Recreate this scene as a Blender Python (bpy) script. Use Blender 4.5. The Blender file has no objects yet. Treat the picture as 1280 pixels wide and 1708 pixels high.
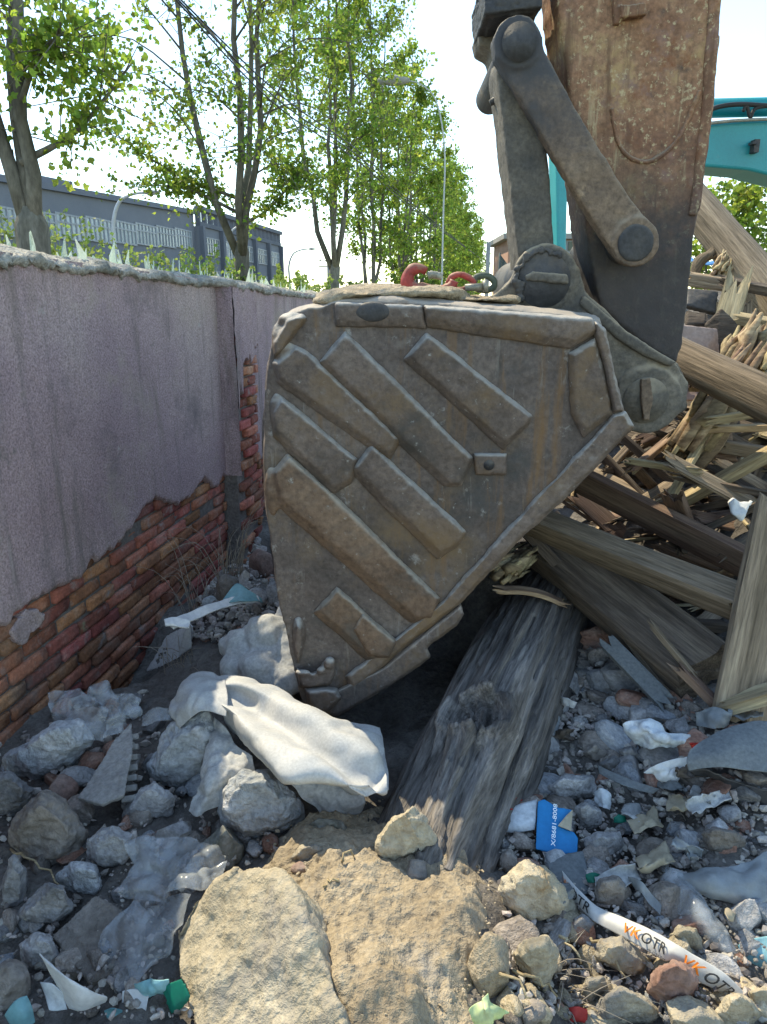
import bpy, bmesh, math, random
import numpy as np
from mathutils import Vector, Matrix, noise

SC = bpy.context.scene
COL = SC.collection
# ---------------------------------------------------------------- camera
FPX, CU, CV, HORIZON = 1200.0, 640.0, 854.0, 505.0
PITCH = math.atan((CV - HORIZON) / FPX)
CAM = Vector((0.0, 0.0, 1.6))
cd = bpy.data.cameras.new("camera")
cam = bpy.data.objects.new("camera", cd)
COL.objects.link(cam)
cam.location = CAM
cam.rotation_euler = (math.pi / 2 - PITCH, 0, 0)
cd.sensor_fit = 'VERTICAL'
cd.sensor_height = 24.0
cd.lens = 24.0 * FPX / 1708.0
cd.clip_start = 0.02
cd.clip_end = 2000
SC.camera = cam
# ---------------------------------------------------------------- light
SUN_AZ, SUN_EL = math.radians(-41), math.radians(50.5)
w = bpy.data.worlds.new("World")
SC.world = w
w.use_nodes = True
nt = w.node_tree
bg = nt.nodes["Background"]
sky = nt.nodes.new("ShaderNodeTexSky")
sky.sky_type = 'NISHITA'
sky.sun_disc = False
sky.sun_elevation = SUN_EL
sky.sun_rotation = SUN_AZ
sky.air_density = 1.0
sky.dust_density = 0.0
sky.ozone_density = 2.0
nt.links.new(sky.outputs[0], bg.inputs[0])
bg.inputs[1].default_value = 0.15
ld = bpy.data.lights.new("sun", 'SUN')
ld.energy = 2.5
ld.angle = math.radians(0.5)
ld.color = (1.0, 0.93, 0.80)
sun = bpy.data.objects.new("sun", ld)
COL.objects.link(sun)
TOSUN = Vector((math.sin(SUN_AZ) * math.cos(SUN_EL), math.cos(SUN_AZ) * math.cos(SUN_EL), math.sin(SUN_EL)))
sun.rotation_euler = TOSUN.to_track_quat('Z', 'Y').to_euler()
sun.location = (-4, 5, 8)
SC.view_settings.view_transform = 'Standard'
SC.view_settings.look = 'None'
SC.view_settings.exposure = 1.5
SC.view_settings.gamma = 1.0
SC.view_settings.use_white_balance = True
SC.view_settings.white_balance_temperature = 7700
SC.view_settings.white_balance_tint = 6
# ---------------------------------------------------------------- geometry helpers
RND = random.Random(7)
SP, CP = math.sin(PITCH), math.cos(PITCH)

def ray(u, v):
    dx, dy = (u - CU) / FPX, (CV - v) / FPX
    return Vector((dx, CP + dy * SP, -SP + dy * CP))

def P(u, v, y):                       # point seen at (u, v) standing at world distance y
    d = ray(u, v)
    return CAM + d * (y / d.y)

def G(u, v, z):                       # point seen at (u, v) lying at height z
    d = ray(u, v)
    return CAM + d * ((z - CAM.z) / d.z)

def depth(p):
    return (p.y * CP - (p.z - CAM.z) * SP)

def proj(p):
    d = depth(p)
    up = p.y * SP + (p.z - CAM.z) * CP
    return CU + FPX * p.x / d, CV - FPX * up / d

# wall frame: s runs along the wall, n out of its face, z up
WA = math.radians(9.1)
WD = Vector((math.sin(WA), math.cos(WA), 0))
WN = Vector((math.cos(WA), -math.sin(WA), 0))
def W(s, n, z):
    return WD * s + WN * (-1.78 + n) + Vector((0, 0, z))

def fbm(p, f=1.0, o=3, seed=0.0):
    return noise.fractal((p[0] * f + seed, p[1] * f - seed * 1.7, p[2] * f + seed * .6), 0.9, 2.0, o, noise_basis='PERLIN_ORIGINAL')

def ss(a, b, x):
    t = min(1, max(0, (x - a) / (b - a)))
    return t * t * (3 - 2 * t)

def tags(o, label=None, cat=None, group=None, kind=None):
    if label: o["label"] = label
    if cat: o["category"] = cat
    if group: o["group"] = group
    if kind: o["kind"] = kind
    return o

def mesh_data(name, verts, faces, smooth=True):
    m = bpy.data.meshes.new(name)
    m.from_pydata([tuple(v) for v in verts], [], [tuple(f) for f in faces])
    if smooth:
        m.polygons.foreach_set("use_smooth", [True] * len(m.polygons))
    m.update()
    return m

def origin_of(o):
    return Vector(o["_org"]) if "_org" in o else o.location.copy()

def obj(name, verts, faces, mat, parent=None, label=None, cat=None, group=None, kind=None, smooth=True, origin=None):
    """one mesh object built from world-space vertices; its origin sits at its base (or its parent's origin)"""
    a = np.array([tuple(v) for v in verts], dtype=float)
    if parent is not None:
        org = Vector(parent["_org"])
    elif origin is not None:
        org = Vector(origin)
    else:
        org = Vector((a[:, 0].mean(), a[:, 1].mean(), a[:, 2].min()))
    a = a - np.array(org)
    m = mesh_data(name, a.tolist(), faces, smooth)
    if mat: m.materials.append(mat)
    o = bpy.data.objects.new(name, m)
    COL.objects.link(o)
    o["_org"] = tuple(org)
    if parent is not None:
        o.parent = parent
    else:
        o.location = org
    return tags(o, label, cat, group, kind)

def empty(name, loc, label=None, cat=None, group=None):
    o = bpy.data.objects.new(name, None)
    o.empty_display_size = .1
    COL.objects.link(o)
    o.location = loc
    o["_org"] = tuple(loc)
    return tags(o, label, cat, group)

class MB:                              # collects simple pieces into one vertex / face list
    def __init__(s): s.v, s.f = [], []
    def add(s, v, f):
        b = len(s.v)
        s.v += [Vector(x) for x in v]
        s.f += [tuple(i + b for i in q) for q in f]
    def box(s, c, sx, sy, sz, M=None):
        c = Vector(c); v = []
        for z in (-1, 1):
            for x, y in ((-1, -1), (1, -1), (1, 1), (-1, 1)):
                p = Vector((x * sx / 2, y * sy / 2, z * sz / 2))
                if M: p = M @ p
                v.append(c + p)
        s.add(v, [(3, 2, 1, 0), (4, 5, 6, 7), (0, 1, 5, 4), (1, 2, 6, 5), (2, 3, 7, 6), (3, 0, 4, 7)])
    def tube(s, pts, rad, k=8, cap=True, jit=0.0, seed=0):
        pts = [Vector(p) for p in pts]
        if not hasattr(rad, '__len__'): rad = [rad] * len(pts)
        v, f = [], []
        t0 = (pts[1] - pts[0]).normalized()
        ref = Vector((0, 0, 1)) if abs(t0.z) < .9 else Vector((1, 0, 0))
        x = t0.cross(ref).normalized()
        for i, p in enumerate(pts):
            t = (pts[min(i + 1, len(pts) - 1)] - pts[max(i - 1, 0)]).normalized()
            x = (x - t * x.dot(t)).normalized()
            y = t.cross(x)
            for j in range(k):
                a = 2 * math.pi * j / k
                r = rad[i] * (1 + (jit * fbm((math.cos(a) * 1.3 + seed, math.sin(a) * 1.3, i * .5), 1.2, 2) if jit else 0))
                v.append(p + (x * math.cos(a) + y * math.sin(a)) * r)
        for i in range(len(pts) - 1):
            for j in range(k):
                a, b = i * k + j, i * k + (j + 1) % k
                f.append((a, b, b + k, a + k))
        if cap:
            f.append(tuple(range(k))[::-1])
            f.append(tuple(range((len(pts) - 1) * k, len(pts) * k)))
        s.add(v, f)
    def prism(s, a, b):                # two matching closed loops
        n = len(a)
        f = [tuple(range(n)), tuple(range(n, 2 * n))[::-1]]
        for i in range(n):
            j = (i + 1) % n
            f.append((i, i + n, j + n, j))
        s.add(list(a) + list(b), f)
    def ball(s, c, r, sub=2):
        v, f = ico(sub)
        if not hasattr(r, '__len__'): r = (r, r, r)
        s.add([Vector((p[0] * r[0], p[1] * r[1], p[2] * r[2])) + Vector(c) for p in v], f)
    def build(s, name, mat, parent=None, **k):
        return obj(name, s.v, s.f, mat, parent, **k)

_ico = {}
def ico(sub):
    if sub not in _ico:
        bm = bmesh.new()
        bmesh.ops.create_icosphere(bm, subdivisions=sub, radius=1)
        bm.verts.ensure_lookup_table()
        _ico[sub] = ([tuple(v.co) for v in bm.verts], [tuple(v.index for v in f.verts) for f in bm.faces])
        bm.free()
    return _ico[sub]

def remesh(mb, voxel, smooth=2, amp=0.0, freq=8.0, seed=0.0, amp2=0.0, freq2=40.0):
    """merge overlapping closed pieces into one worn, round-edged skin and roughen it"""
    bm = bmesh.new()
    vs = [bm.verts.new(p) for p in mb.v]
    for f in mb.f:
        try: bm.faces.new([vs[i] for i in f])
        except ValueError: pass
    bmesh.ops.recalc_face_normals(bm, faces=bm.faces)
    m = bpy.data.meshes.new("tmp"); bm.to_mesh(m); bm.free()
    o = bpy.data.objects.new("tmp", m); COL.objects.link(o)
    r = o.modifiers.new("r", 'REMESH'); r.mode = 'VOXEL'; r.voxel_size = voxel
    if smooth:
        q = o.modifiers.new("s", 'SMOOTH'); q.iterations = smooth; q.factor = .5
    dg = bpy.context.evaluated_depsgraph_get()
    e = o.evaluated_get(dg); em = e.to_mesh()
    n = len(em.vertices)
    co = np.empty(n * 3); em.vertices.foreach_get("co", co); co = co.reshape(-1, 3)
    no = np.empty(n * 3); em.vertices.foreach_get("normal", no); no = no.reshape(-1, 3)
    faces = [tuple(p.vertices) for p in em.polygons]
    e.to_mesh_clear()
    bpy.data.objects.remove(o); bpy.data.meshes.remove(m)
    if amp or amp2:
        for i in range(n):
            d = amp * fbm(co[i], freq, 3, seed)
            if amp2: d += amp2 * fbm(co[i], freq2, 2, seed + 5)
            co[i] += no[i] * d
    return co, faces

def rock(seed, sub=3, cuts=9, rough=.06, deep=.72):
    r = random.Random(seed)
    v, f = ico(sub)
    a = np.array(v)
    for _ in range(cuts + 4):
        n = np.array([r.gauss(0, 1) for _ in range(3)]); n /= np.linalg.norm(n)
        d = r.uniform(deep - .12, .9)
        k = np.clip(a @ n - d, 0, None)
        a -= np.outer(k * .985, n)
    for i in range(len(a)):
        p = a[i]
        q = 1 + rough * fbm(p, 1.8, 4, seed * 3.1) + rough * .5 * fbm(p, 6, 3, seed)
        a[i] = p * q
    lo, hi = a.min(0), a.max(0)
    a = (a - (lo + hi) / 2) / ((hi - lo) / 2)
    return a, f

def crumple(p, f, seed=0.0):
    d, _ = noise.voronoi((p[0] * f + seed, p[1] * f + seed * .7, p[2] * f), distance_metric='DISTANCE', exponent=2.5)
    return d[0] - .45

def cr(p0, p1, p2, p3, t):
    return .5 * ((2 * p1) + (-p0 + p2) * t + (2 * p0 - 5 * p1 + 4 * p2 - p3) * t * t + (-p0 + 3 * p1 - 3 * p2 + p3) * t ** 3)

def spline(pts, t):
    n = len(pts)
    x = min(max(t, 0), .999999) * (n - 1)
    i = int(x)
    g = lambda k: pts[min(max(k, 0), n - 1)]
    return cr(g(i - 1), g(i), g(i + 1), g(i + 2), x - i)

def net_eval(net, s, t):               # rows t, columns s
    return spline([spline(row, s) for row in net], t)

def sheet(name, net, mat, nu=40, nv=24, amp=0.0, freq=8, seed=0, thick=.002, crease=0.0, parent=None, ragged=0, **k):
    """a bent thin sheet through a net of points, creased, with thickness"""
    V = []
    for j in range(nv + 1):
        for i in range(nu + 1):
            s, t = i / nu, j / nv
            if ragged:
                e = ragged * fbm((s * 9, t * 9, seed), 1, 2)
                s2 = s + e * (1 if s in (0, 1) else 0); t2 = t + e * (1 if t in (0, 1) else 0)
                p = net_eval(net, s, t) + (net_eval(net, .5, .5) - net_eval(net, s, t)) * (abs(e) if (i in (0, nu) or j in (0, nv)) else 0)
            else:
                p = net_eval(net, s, t)
            V.append(p)
    F_ = [(j * (nu + 1) + i, j * (nu + 1) + i + 1, (j + 1) * (nu + 1) + i + 1, (j + 1) * (nu + 1) + i) for j in range(nv) for i in range(nu)]
    m = mesh_data("t", V, F_)
    N = [v.normal.copy() for v in m.vertices]
    bpy.data.meshes.remove(m)
    out = []
    for p, n in zip(V, N):
        d = amp * fbm(p, freq, 3, seed)
        if crease:
            q = fbm(p, freq * .7, 2, seed + 9)
            d += crease * (1 - min(1, abs(q) * 5)) * .5 + crease * 1.1 * crumple(p, freq * .9, seed) + crease * .4 * crumple(p, freq * 2.6, seed + 3)
        out.append(p + n * d)
    tot = len(out)
    low = [p - n * thick for p, n in zip(out, N)]
    faces = F_ + [tuple(i + tot for i in f[::-1]) for f in F_]
    rim = [i for i in range(nu + 1)] + [j * (nu + 1) + nu for j in range(1, nv + 1)] + [nv * (nu + 1) + i for i in range(nu - 1, -1, -1)] + [j * (nu + 1) for j in range(nv - 1, 0, -1)]
    for a, b in zip(rim, rim[1:] + rim[:1]):
        faces.append((b, a, a + tot, b + tot))
    return obj(name, out + low, faces, mat, parent, **k)

# ---------------------------------------------------------------- materials
def mat(name, cols, vscale=4.0, rough=.85, bump=.5, bscale=40.0, bdist=.01, fine=.35, island=0.0, dust=None, dustamt=.8,
        stretch=(1, 1, 1), metal=0.0, spec=.3, trans=0.0, clear=0.0, lo=.32, hi=.68, perobj=.12, stain=None, mid=0.0, midscale=9, speck=None, grad=None, streak=None):
    m = bpy.data.materials.new(name); m.use_nodes = True
    t = m.node_tree; N, L = t.nodes, t.links
    N.clear()
    out = N.new("ShaderNodeOutputMaterial")
    tc = N.new("ShaderNodeTexCoord"); oi = N.new("ShaderNodeObjectInfo")
    mp = N.new("ShaderNodeMapping"); mp.inputs['Scale'].default_value = stretch
    off = N.new("ShaderNodeMath"); off.operation = 'MULTIPLY'; off.inputs[1].default_value = 37.0
    L.new(oi.outputs['Random'], off.inputs[0])
    L.new(tc.outputs['Object'], mp.inputs['Vector']); L.new(off.outputs[0], mp.inputs['Location'])
    def nz(scale, detail=5, r=.6, vec=None):
        n = N.new("ShaderNodeTexNoise"); n.inputs['Scale'].default_value = scale
        n.inputs['Detail'].default_value = detail; n.inputs['Roughness'].default_value = r
        L.new(vec or mp.outputs[0], n.inputs['Vector']); return n
    n1 = nz(vscale, 6, .62)
    rp = N.new("ShaderNodeValToRGB")
    el = rp.color_ramp.elements
    for i, c in enumerate(cols):
        pos = lo + (hi - lo) * (i / max(1, len(cols) - 1))
        e = el[i] if i < 2 else el.new(pos)
        e.position = pos; e.color = (*c, 1)
    if len(cols) == 1: el[1].color = (*cols[0], 1)
    L.new(n1.outputs[0], rp.inputs[0])
    n2 = nz(bscale, 4, .65)
    mr = N.new("ShaderNodeMapRange"); mr.inputs[1].default_value = .28; mr.inputs[2].default_value = .72
    mr.inputs[3].default_value = 1 - fine; mr.inputs[4].default_value = 1 + fine
    L.new(n2.outputs[0], mr.inputs[0])
    val = mr.outputs[0]
    def mul(a, src, span):
        q = N.new("ShaderNodeMapRange"); q.inputs[3].default_value = 1 - span; q.inputs[4].default_value = 1 + span
        L.new(src, q.inputs[0])
        x = N.new("ShaderNodeMath"); x.operation = 'MULTIPLY'
        L.new(a, x.inputs[0]); L.new(q.outputs[0], x.inputs[1]); return x.outputs[0]
    if island:
        ge = N.new("ShaderNodeNewGeometry"); val = mul(val, ge.outputs['Random Per Island'], island)
    if perobj: val = mul(val, oi.outputs['Random'], perobj)
    hs = N.new("ShaderNodeHueSaturation")
    L.new(rp.outputs[0], hs.inputs['Color']); L.new(val, hs.inputs['Value'])
    if island:
        q = N.new("ShaderNodeMapRange"); q.inputs[3].default_value = .5 - .03 * island * 2; q.inputs[4].default_value = .5 + .03 * island * 2
        w_ = N.new("ShaderNodeMath"); w_.operation = 'FRACT'
        k_ = N.new("ShaderNodeMath"); k_.operation = 'MULTIPLY'; k_.inputs[1].default_value = 13.7
        L.new(ge.outputs['Random Per Island'], k_.inputs[0]); L.new(k_.outputs[0], w_.inputs[0]); L.new(w_.outputs[0], q.inputs[0])
        L.new(q.outputs[0], hs.inputs['Hue'])
    col = hs.outputs[0]
    def mixc(f, a, b):
        x = N.new("ShaderNodeMix"); x.data_type = 'RGBA'
        L.new(f, x.inputs[0])
        L.new(a, x.inputs[6])
        if isinstance(b, tuple): x.inputs[7].default_value = (*b, 1)
        else: L.new(b, x.inputs[7])
        return x.outputs[2]
    if stain:                              # (colour, scale, low, high): patches of another colour
        for (c, sc_, a, b) in stain:
            sn = nz(sc_, 7, .7)
            q = N.new("ShaderNodeMapRange"); q.inputs[1].default_value = a; q.inputs[2].default_value = b; q.clamp = True
            L.new(sn.outputs[0], q.inputs[0]); col = mixc(q.outputs[0], col, c)
    if streak:                             # run-down marks: (colour, across, along, low, high)
        for (c, sx_, sz_, a, b) in streak:
            m2_ = N.new("ShaderNodeMapping"); m2_.inputs['Scale'].default_value = (sx_, sx_, sz_); L.new(tc.outputs['Object'], m2_.inputs['Vector'])
            sn = nz(1.0, 6, .68, m2_.outputs[0])
            q = N.new("ShaderNodeMapRange"); q.inputs[1].default_value = a; q.inputs[2].default_value = b; q.inputs[4].default_value = .8; q.clamp = True
            L.new(sn.outputs[0], q.inputs[0]); col = mixc(q.outputs[0], col, c)
    if grad:                               # another colour taking over towards one end, grease on the stick: (colour, z at full, z at none)
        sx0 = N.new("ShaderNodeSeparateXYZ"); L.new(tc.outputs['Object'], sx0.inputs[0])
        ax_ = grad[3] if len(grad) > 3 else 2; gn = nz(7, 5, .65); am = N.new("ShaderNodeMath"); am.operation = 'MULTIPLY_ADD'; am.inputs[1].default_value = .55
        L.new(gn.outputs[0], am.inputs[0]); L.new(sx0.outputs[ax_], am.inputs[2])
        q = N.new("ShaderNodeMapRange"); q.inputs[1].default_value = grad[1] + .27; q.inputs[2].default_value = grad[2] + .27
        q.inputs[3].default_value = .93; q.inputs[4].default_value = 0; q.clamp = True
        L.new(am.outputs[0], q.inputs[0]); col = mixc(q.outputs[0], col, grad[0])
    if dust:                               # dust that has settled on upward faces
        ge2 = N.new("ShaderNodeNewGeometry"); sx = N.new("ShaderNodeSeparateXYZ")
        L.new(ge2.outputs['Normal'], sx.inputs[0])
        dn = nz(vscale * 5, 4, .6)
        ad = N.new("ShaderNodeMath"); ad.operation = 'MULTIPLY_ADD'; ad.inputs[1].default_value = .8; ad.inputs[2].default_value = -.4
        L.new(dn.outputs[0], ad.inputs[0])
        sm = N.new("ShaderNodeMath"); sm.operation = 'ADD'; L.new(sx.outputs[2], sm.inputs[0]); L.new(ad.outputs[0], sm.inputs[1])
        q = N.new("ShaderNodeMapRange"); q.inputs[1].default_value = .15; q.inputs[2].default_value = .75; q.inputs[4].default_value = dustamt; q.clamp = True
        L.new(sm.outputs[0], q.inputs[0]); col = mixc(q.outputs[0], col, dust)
    bs = N.new("ShaderNodeBsdfPrincipled")
    L.new(col, bs.inputs['Base Color'])
    bs.inputs['Roughness'].default_value = rough; bs.inputs['Metallic'].default_value = metal
    bs.inputs['Specular IOR Level'].default_value = spec
    bp = None
    if bump:
        bp = N.new("ShaderNodeBump"); bp.inputs['Strength'].default_value = bump; bp.inputs['Distance'].default_value = bdist
        h = n2.outputs[0]
        if mid:
            n3 = nz(midscale, 5, .6)
            x = N.new("ShaderNodeMath"); x.operation = 'MULTIPLY_ADD'; x.inputs[1].default_value = mid
            L.new(n3.outputs[0], x.inputs[0]); L.new(h, x.inputs[2]); h = x.outputs[0]
        L.new(h, bp.inputs['Height']); L.new(bp.outputs[0], bs.inputs['Normal'])
    sh = bs.outputs[0]
    if trans:
        tr = N.new("ShaderNodeBsdfTranslucent"); L.new(col, tr.inputs[0])
        mx = N.new("ShaderNodeMixShader"); mx.inputs[0].default_value = trans
        L.new(sh, mx.inputs[1]); L.new(tr.outputs[0], mx.inputs[2]); sh = mx.outputs[0]
    if clear:
        tp = N.new("ShaderNodeBsdfTransparent")
        q = N.new("ShaderNodeMapRange"); q.inputs[1].default_value = .3; q.inputs[2].default_value = .7
        q.inputs[3].default_value = max(0, clear - .25); q.inputs[4].default_value = min(1, clear + .25)
        L.new(n1.outputs[0], q.inputs[0])
        mx = N.new("ShaderNodeMixShader"); L.new(q.outputs[0], mx.inputs[0])
        L.new(sh, mx.inputs[1]); L.new(tp.outputs[0], mx.inputs[2]); sh = mx.outputs[0]
    L.new(sh, out.inputs[0])
    return m

M = {}
M['concrete'] = mat("grey_concrete", [(.18, .18, .18), (.31, .305, .30), (.42, .41, .40)], 5, .95, .8, 60, .014, .35, perobj=.3, mid=1.5, midscale=14)
M['bluestone'] = mat("pale_grey_stone", [(.27, .29, .30), (.38, .40, .41), (.50, .50, .50)], 5, .95, .9, 55, .014, .35, perobj=.15, mid=1.5, midscale=14)
M['brownstone'] = mat("brown_grey_stone", [(.15, .13, .11), (.25, .22, .19), (.34, .305, .265)], 4, .95, .8, 50, .014, .3, perobj=.25, mid=1.5, midscale=14)
M['yellowstone'] = mat("sandy_stone", [(.27, .235, .17), (.38, .33, .24), (.47, .42, .325)], 4, .95, .8, 50, .014, .25, perobj=.15, mid=1.5, midscale=12, stain=[((.22, .21, .195), 3, .52, .66), ((.30, .22, .13), 7, .58, .7)])
M['mossstone'] = mat("mossy_stone", [(.08, .085, .06), (.2, .2, .17), (.33, .32, .3)], 9, .95, .9, 45, .01, .4, perobj=.15, mid=1.5)
M['pinkstone'] = mat("pinkish_brick_stone", [(.24, .13, .10), (.32, .21, .17), (.36, .28, .24)], 6, .95, .8, 60, .006, .35, perobj=.25, mid=1.2, midscale=14)
for _n, _c, _p in [('concrete', [(.18, .18, .175), (.31, .305, .30), (.44, .43, .42)], .35), ('bluestone', [(.24, .26, .28), (.34, .36, .38), (.44, .44, .44)], .15),
        ('brownstone', [(.15, .13, .11), (.25, .215, .185), (.35, .31, .27)], .3), ('pinkstone', [(.26, .125, .085), (.36, .20, .145), (.42, .30, .24)], .25), ('yellowstone', [(.30, .25, .17), (.42, .35, .24), (.52, .45, .33)], .15)]:
    M['r_' + _n] = mat("rubble_" + _n, _c, .9, .95, 1.0, 5, .008, .35, perobj=_p, mid=1.5, midscale=1.6)
M['brick'] = mat("old_red_brick", [(.21, .085, .058), (.36, .135, .085), (.36, .20, .15)], 7, .96, .7, 70, .006, .35, island=.4, mid=1.3, midscale=20, stain=[((.3, .28, .27), 11, .57, .72), ((.10, .09, .085), 3, .58, .75), ((.2,.22,.14), 6, .66, .78)])
M['mortar'] = mat("old_mortar", [(.12, .11, .105), (.2, .185, .175)], 12, .95, .9, 60, .01, .3)
M['plaster'] = mat("roughcast_plaster", [(.30, .22, .24), (.37, .28, .29), (.43, .345, .325)], 1.1, .95, 1.0, 115, .007, .5, lo=.3, hi=.7, stain=[((.42, .36, .29), 1.4, .54, .72), ((.20, .17, .175), 2.3, .56, .74), ((.17, .16, .14), 6, .62, .74), ((.46, .42, .40), 9, .66, .74)], streak=[((.17, .15, .145), 9, .9, .54, .72), ((.46, .41, .39), 14, 1.2, .6, .75), ((.22, .19, .15), 3, .7, .58, .74)])
M['coping'] = mat("weathered_cement", [(.20, .20, .17), (.34, .33, .29), (.44, .43, .39)], 7, .95, 1.0, 50, .02, .35, mid=2)
M['shard'] = mat("green_glass_shard", [(.55, .66, .55), (.7, .76, .66)], 8, .15, .0, 20, .01, .1, spec=.6, trans=.35, clear=.3)
M['ground'] = mat("rubble_soil", [(.09, .08, .07), (.15, .135, .12), (.21, .195, .175)], 6, .97, .9, 60, .012, .35, mid=1.5, midscale=18)
M['sand'] = mat("sandy_dirt", [(.27, .22, .155), (.37, .305, .215), (.46, .39, .285)], 5, .97, .9, 70, .012, .3, mid=2, midscale=25, stain=[((.30, .28, .25), 4, .55, .7)])
M['far_ground'] = mat("far_ground", [(.10, .11, .06), (.17, .16, .11)], .5, .97, .4, 8, .02, .3)
M['asphalt'] = mat("asphalt", [(.045, .045, .047), (.07, .07, .07)], 1, .9, .4, 60, .004, .2)
M['gravel'] = mat("gravel_chips", [(.23, .205, .18), (.35, .315, .28), (.47, .43, .385)], 9, .95, .5, 80, .004, .3, island=.5)
M['wood'] = mat("weathered_grey_timber", [(.12, .092, .062), (.215, .165, .115), (.31, .245, .17)], 15, .9, 1.0, 110, .006, .5, stretch=(.06, 1, 1), perobj=.3, mid=1.4, midscale=9)
M['palewood'] = mat("pale_dry_timber", [(.26, .20, .12), (.40, .32, .19), (.50, .42, .27)], 15, .9, 1.0, 110, .006, .45, stretch=(.06, 1, 1), perobj=.15)
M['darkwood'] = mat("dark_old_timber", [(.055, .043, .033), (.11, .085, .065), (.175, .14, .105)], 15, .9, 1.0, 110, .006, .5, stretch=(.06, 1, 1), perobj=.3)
M['redwood'] = mat("dark_red_painted_timber", [(.10, .06, .045), (.17, .11, .08), (.24, .17, .12)], 15, .9, 1.0, 110, .006, .5, stretch=(.05, 1, 1), perobj=.2)
M['log'] = mat("grey_dead_log", [(.055, .05, .046), (.15, .135, .12), (.29, .265, .24)], 13, .9, 1.0, 90, .012, .6, stretch=(.06, 1, 1), mid=1.8, midscale=22, grad=((.05, .045, .042), 1.75, .95, 0), stain=[((.06, .055, .055), 3, .55, .75)])  # colour darkens towards the far end of the log
M['moss_log'] = mat("mossy_bark", [(.09, .075, .05), (.17, .13, .08), (.24, .19, .11)], 8, .95, 1, 30, .01, .4, stretch=(.2, 1, 1))
M['splinter'] = mat("rotten_yellow_wood", [(.16, .105, .07), (.32, .24, .145), (.50, .41, .26)], 10, .9, .9, 40, .005, .35, stretch=(.15, 1, 1), island=.35)
M['panel'] = mat("pinkish_board", [(.28, .21, .18), (.36, .28, .24)], 5, .8, .4, 50, .003, .2)
M['bucket'] = mat("rusty_dusty_steel", [(.080, .064, .056), (.125, .10, .088), (.18, .148, .128)], 3.2, .72, .75, 55, .005, .35, dust=(.42, .37, .31), dustamt=.8, metal=.1, spec=.35, mid=1.6, midscale=7,
     stain=[((.17, .12, .075), 3.1, .54, .70), ((.06, .06, .058), 2.2, .55, .72), ((.34, .33, .31), 13, .60, .72), ((.36, .35, .33), 45, .66, .74)], streak=[((.20, .115, .055), 16, 1.6, .55, .7), ((.30, .28, .25), 26, 2.2, .6, .72), ((.05, .045, .04), 9, 1.2, .58, .72)])
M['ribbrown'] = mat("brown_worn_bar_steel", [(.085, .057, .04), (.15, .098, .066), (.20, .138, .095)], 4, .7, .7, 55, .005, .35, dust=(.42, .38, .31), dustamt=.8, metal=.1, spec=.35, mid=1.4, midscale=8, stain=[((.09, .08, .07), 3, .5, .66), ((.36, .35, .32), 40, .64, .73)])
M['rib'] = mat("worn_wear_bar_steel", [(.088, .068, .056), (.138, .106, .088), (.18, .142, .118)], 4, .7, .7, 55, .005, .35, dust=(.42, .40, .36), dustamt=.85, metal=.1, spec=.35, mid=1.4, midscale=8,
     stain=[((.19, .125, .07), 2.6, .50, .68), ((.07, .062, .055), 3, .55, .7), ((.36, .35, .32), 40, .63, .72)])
M['stick'] = mat("flaking_paint_on_rust", [(.17, .08, .048), (.25, .135, .078), (.32, .195, .115)], 4, .75, .7, 60, .004, .4, dust=(.36, .30, .21), dustamt=.6, spec=.35, mid=1.2,
     stain=[((.42, .29, .13), 4, .55, .68), ((.24, .15, .13), 7, .55, .68), ((.09, .065, .05), 11, .6, .72), ((.50, .40, .24), 48, .56, .64), ((.22, .09, .04), 9, .57, .68)], grad=((.04, .042, .046), 1.48, 1.86), streak=[((.14, .075, .045), 20, 1.8, .55, .68), ((.50, .40, .24), 30, 2.5, .6, .7)])
M['grease'] = mat("greasy_dark_steel", [(.022, .024, .028), (.045, .046, .05), (.08, .075, .07)], 4, .6, .6, 60, .004, .35, spec=.4, mid=1.2, dust=(.2, .17, .13), dustamt=.45, stain=[((.13, .10, .075), 6, .56, .75)])
M['link'] = mat("brown_worn_link_steel", [(.11, .08, .06), (.19, .135, .095), (.26, .19, .13)], 5, .7, .7, 70, .004, .4, spec=.4, dust=(.36, .29, .2), dustamt=.6, stain=[((.06, .05, .045), 4, .54, .66), ((.36, .26, .17), 9, .6, .72)], grad=((.05, .055, .065), 2.0, 1.72))
M['dustysteel'] = mat("dusty_link_steel", [(.06, .058, .055), (.11, .10, .085), (.18, .155, .12)], 5, .75, .7, 70, .004, .35, spec=.35, dust=(.36, .3, .21), dustamt=.8)
M['redpaint'] = mat("chipped_red_paint", [(.26, .04, .035), (.40, .07, .06)], 9, .6, .4, 50, .003, .3, stain=[((.2, .14, .09), 8, .55, .66)], dust=(.36, .28, .19), dustamt=.5)
M['greensteel'] = mat("dull_green_steel", [(.05, .07, .05), (.10, .12, .09)], 9, .6, .4, 50, .003, .3)
M['steel'] = mat("dull_bolt_steel", [(.2, .2, .17), (.34, .32, .26)], 12, .5, .4, 60, .003, .3, metal=.3)
M['teal'] = mat("turquoise_machine_paint", [(.0, .23, .26), (.0, .29, .32)], 1.5, .38, .05, 60, .001, .1, spec=.5, stain=[((.05, .22, .23), 6, .62, .8)])
M['sack'] = mat("white_woven_sack", [(.44, .45, .44), (.57, .57, .555)], 5, .7, .35, 130, .002, .15, trans=.18, perobj=.05)
M['sackgrey'] = mat("dirty_woven_sack", [(.36, .37, .36), (.52, .52, .50)], 6, .8, .5, 90, .003, .25, trans=.12)
M['film'] = mat("clear_plastic_film", [(.5, .55, .58), (.72, .76, .78)], 9, .16, .5, 30, .004, .15, spec=1.0, trans=.15, clear=.8)
M['filmgrey'] = mat("grey_plastic_film", [(.24, .27, .28), (.40, .43, .44)], 9, .35, .5, 30, .004, .2, spec=.5, trans=.2, clear=.22)
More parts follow.
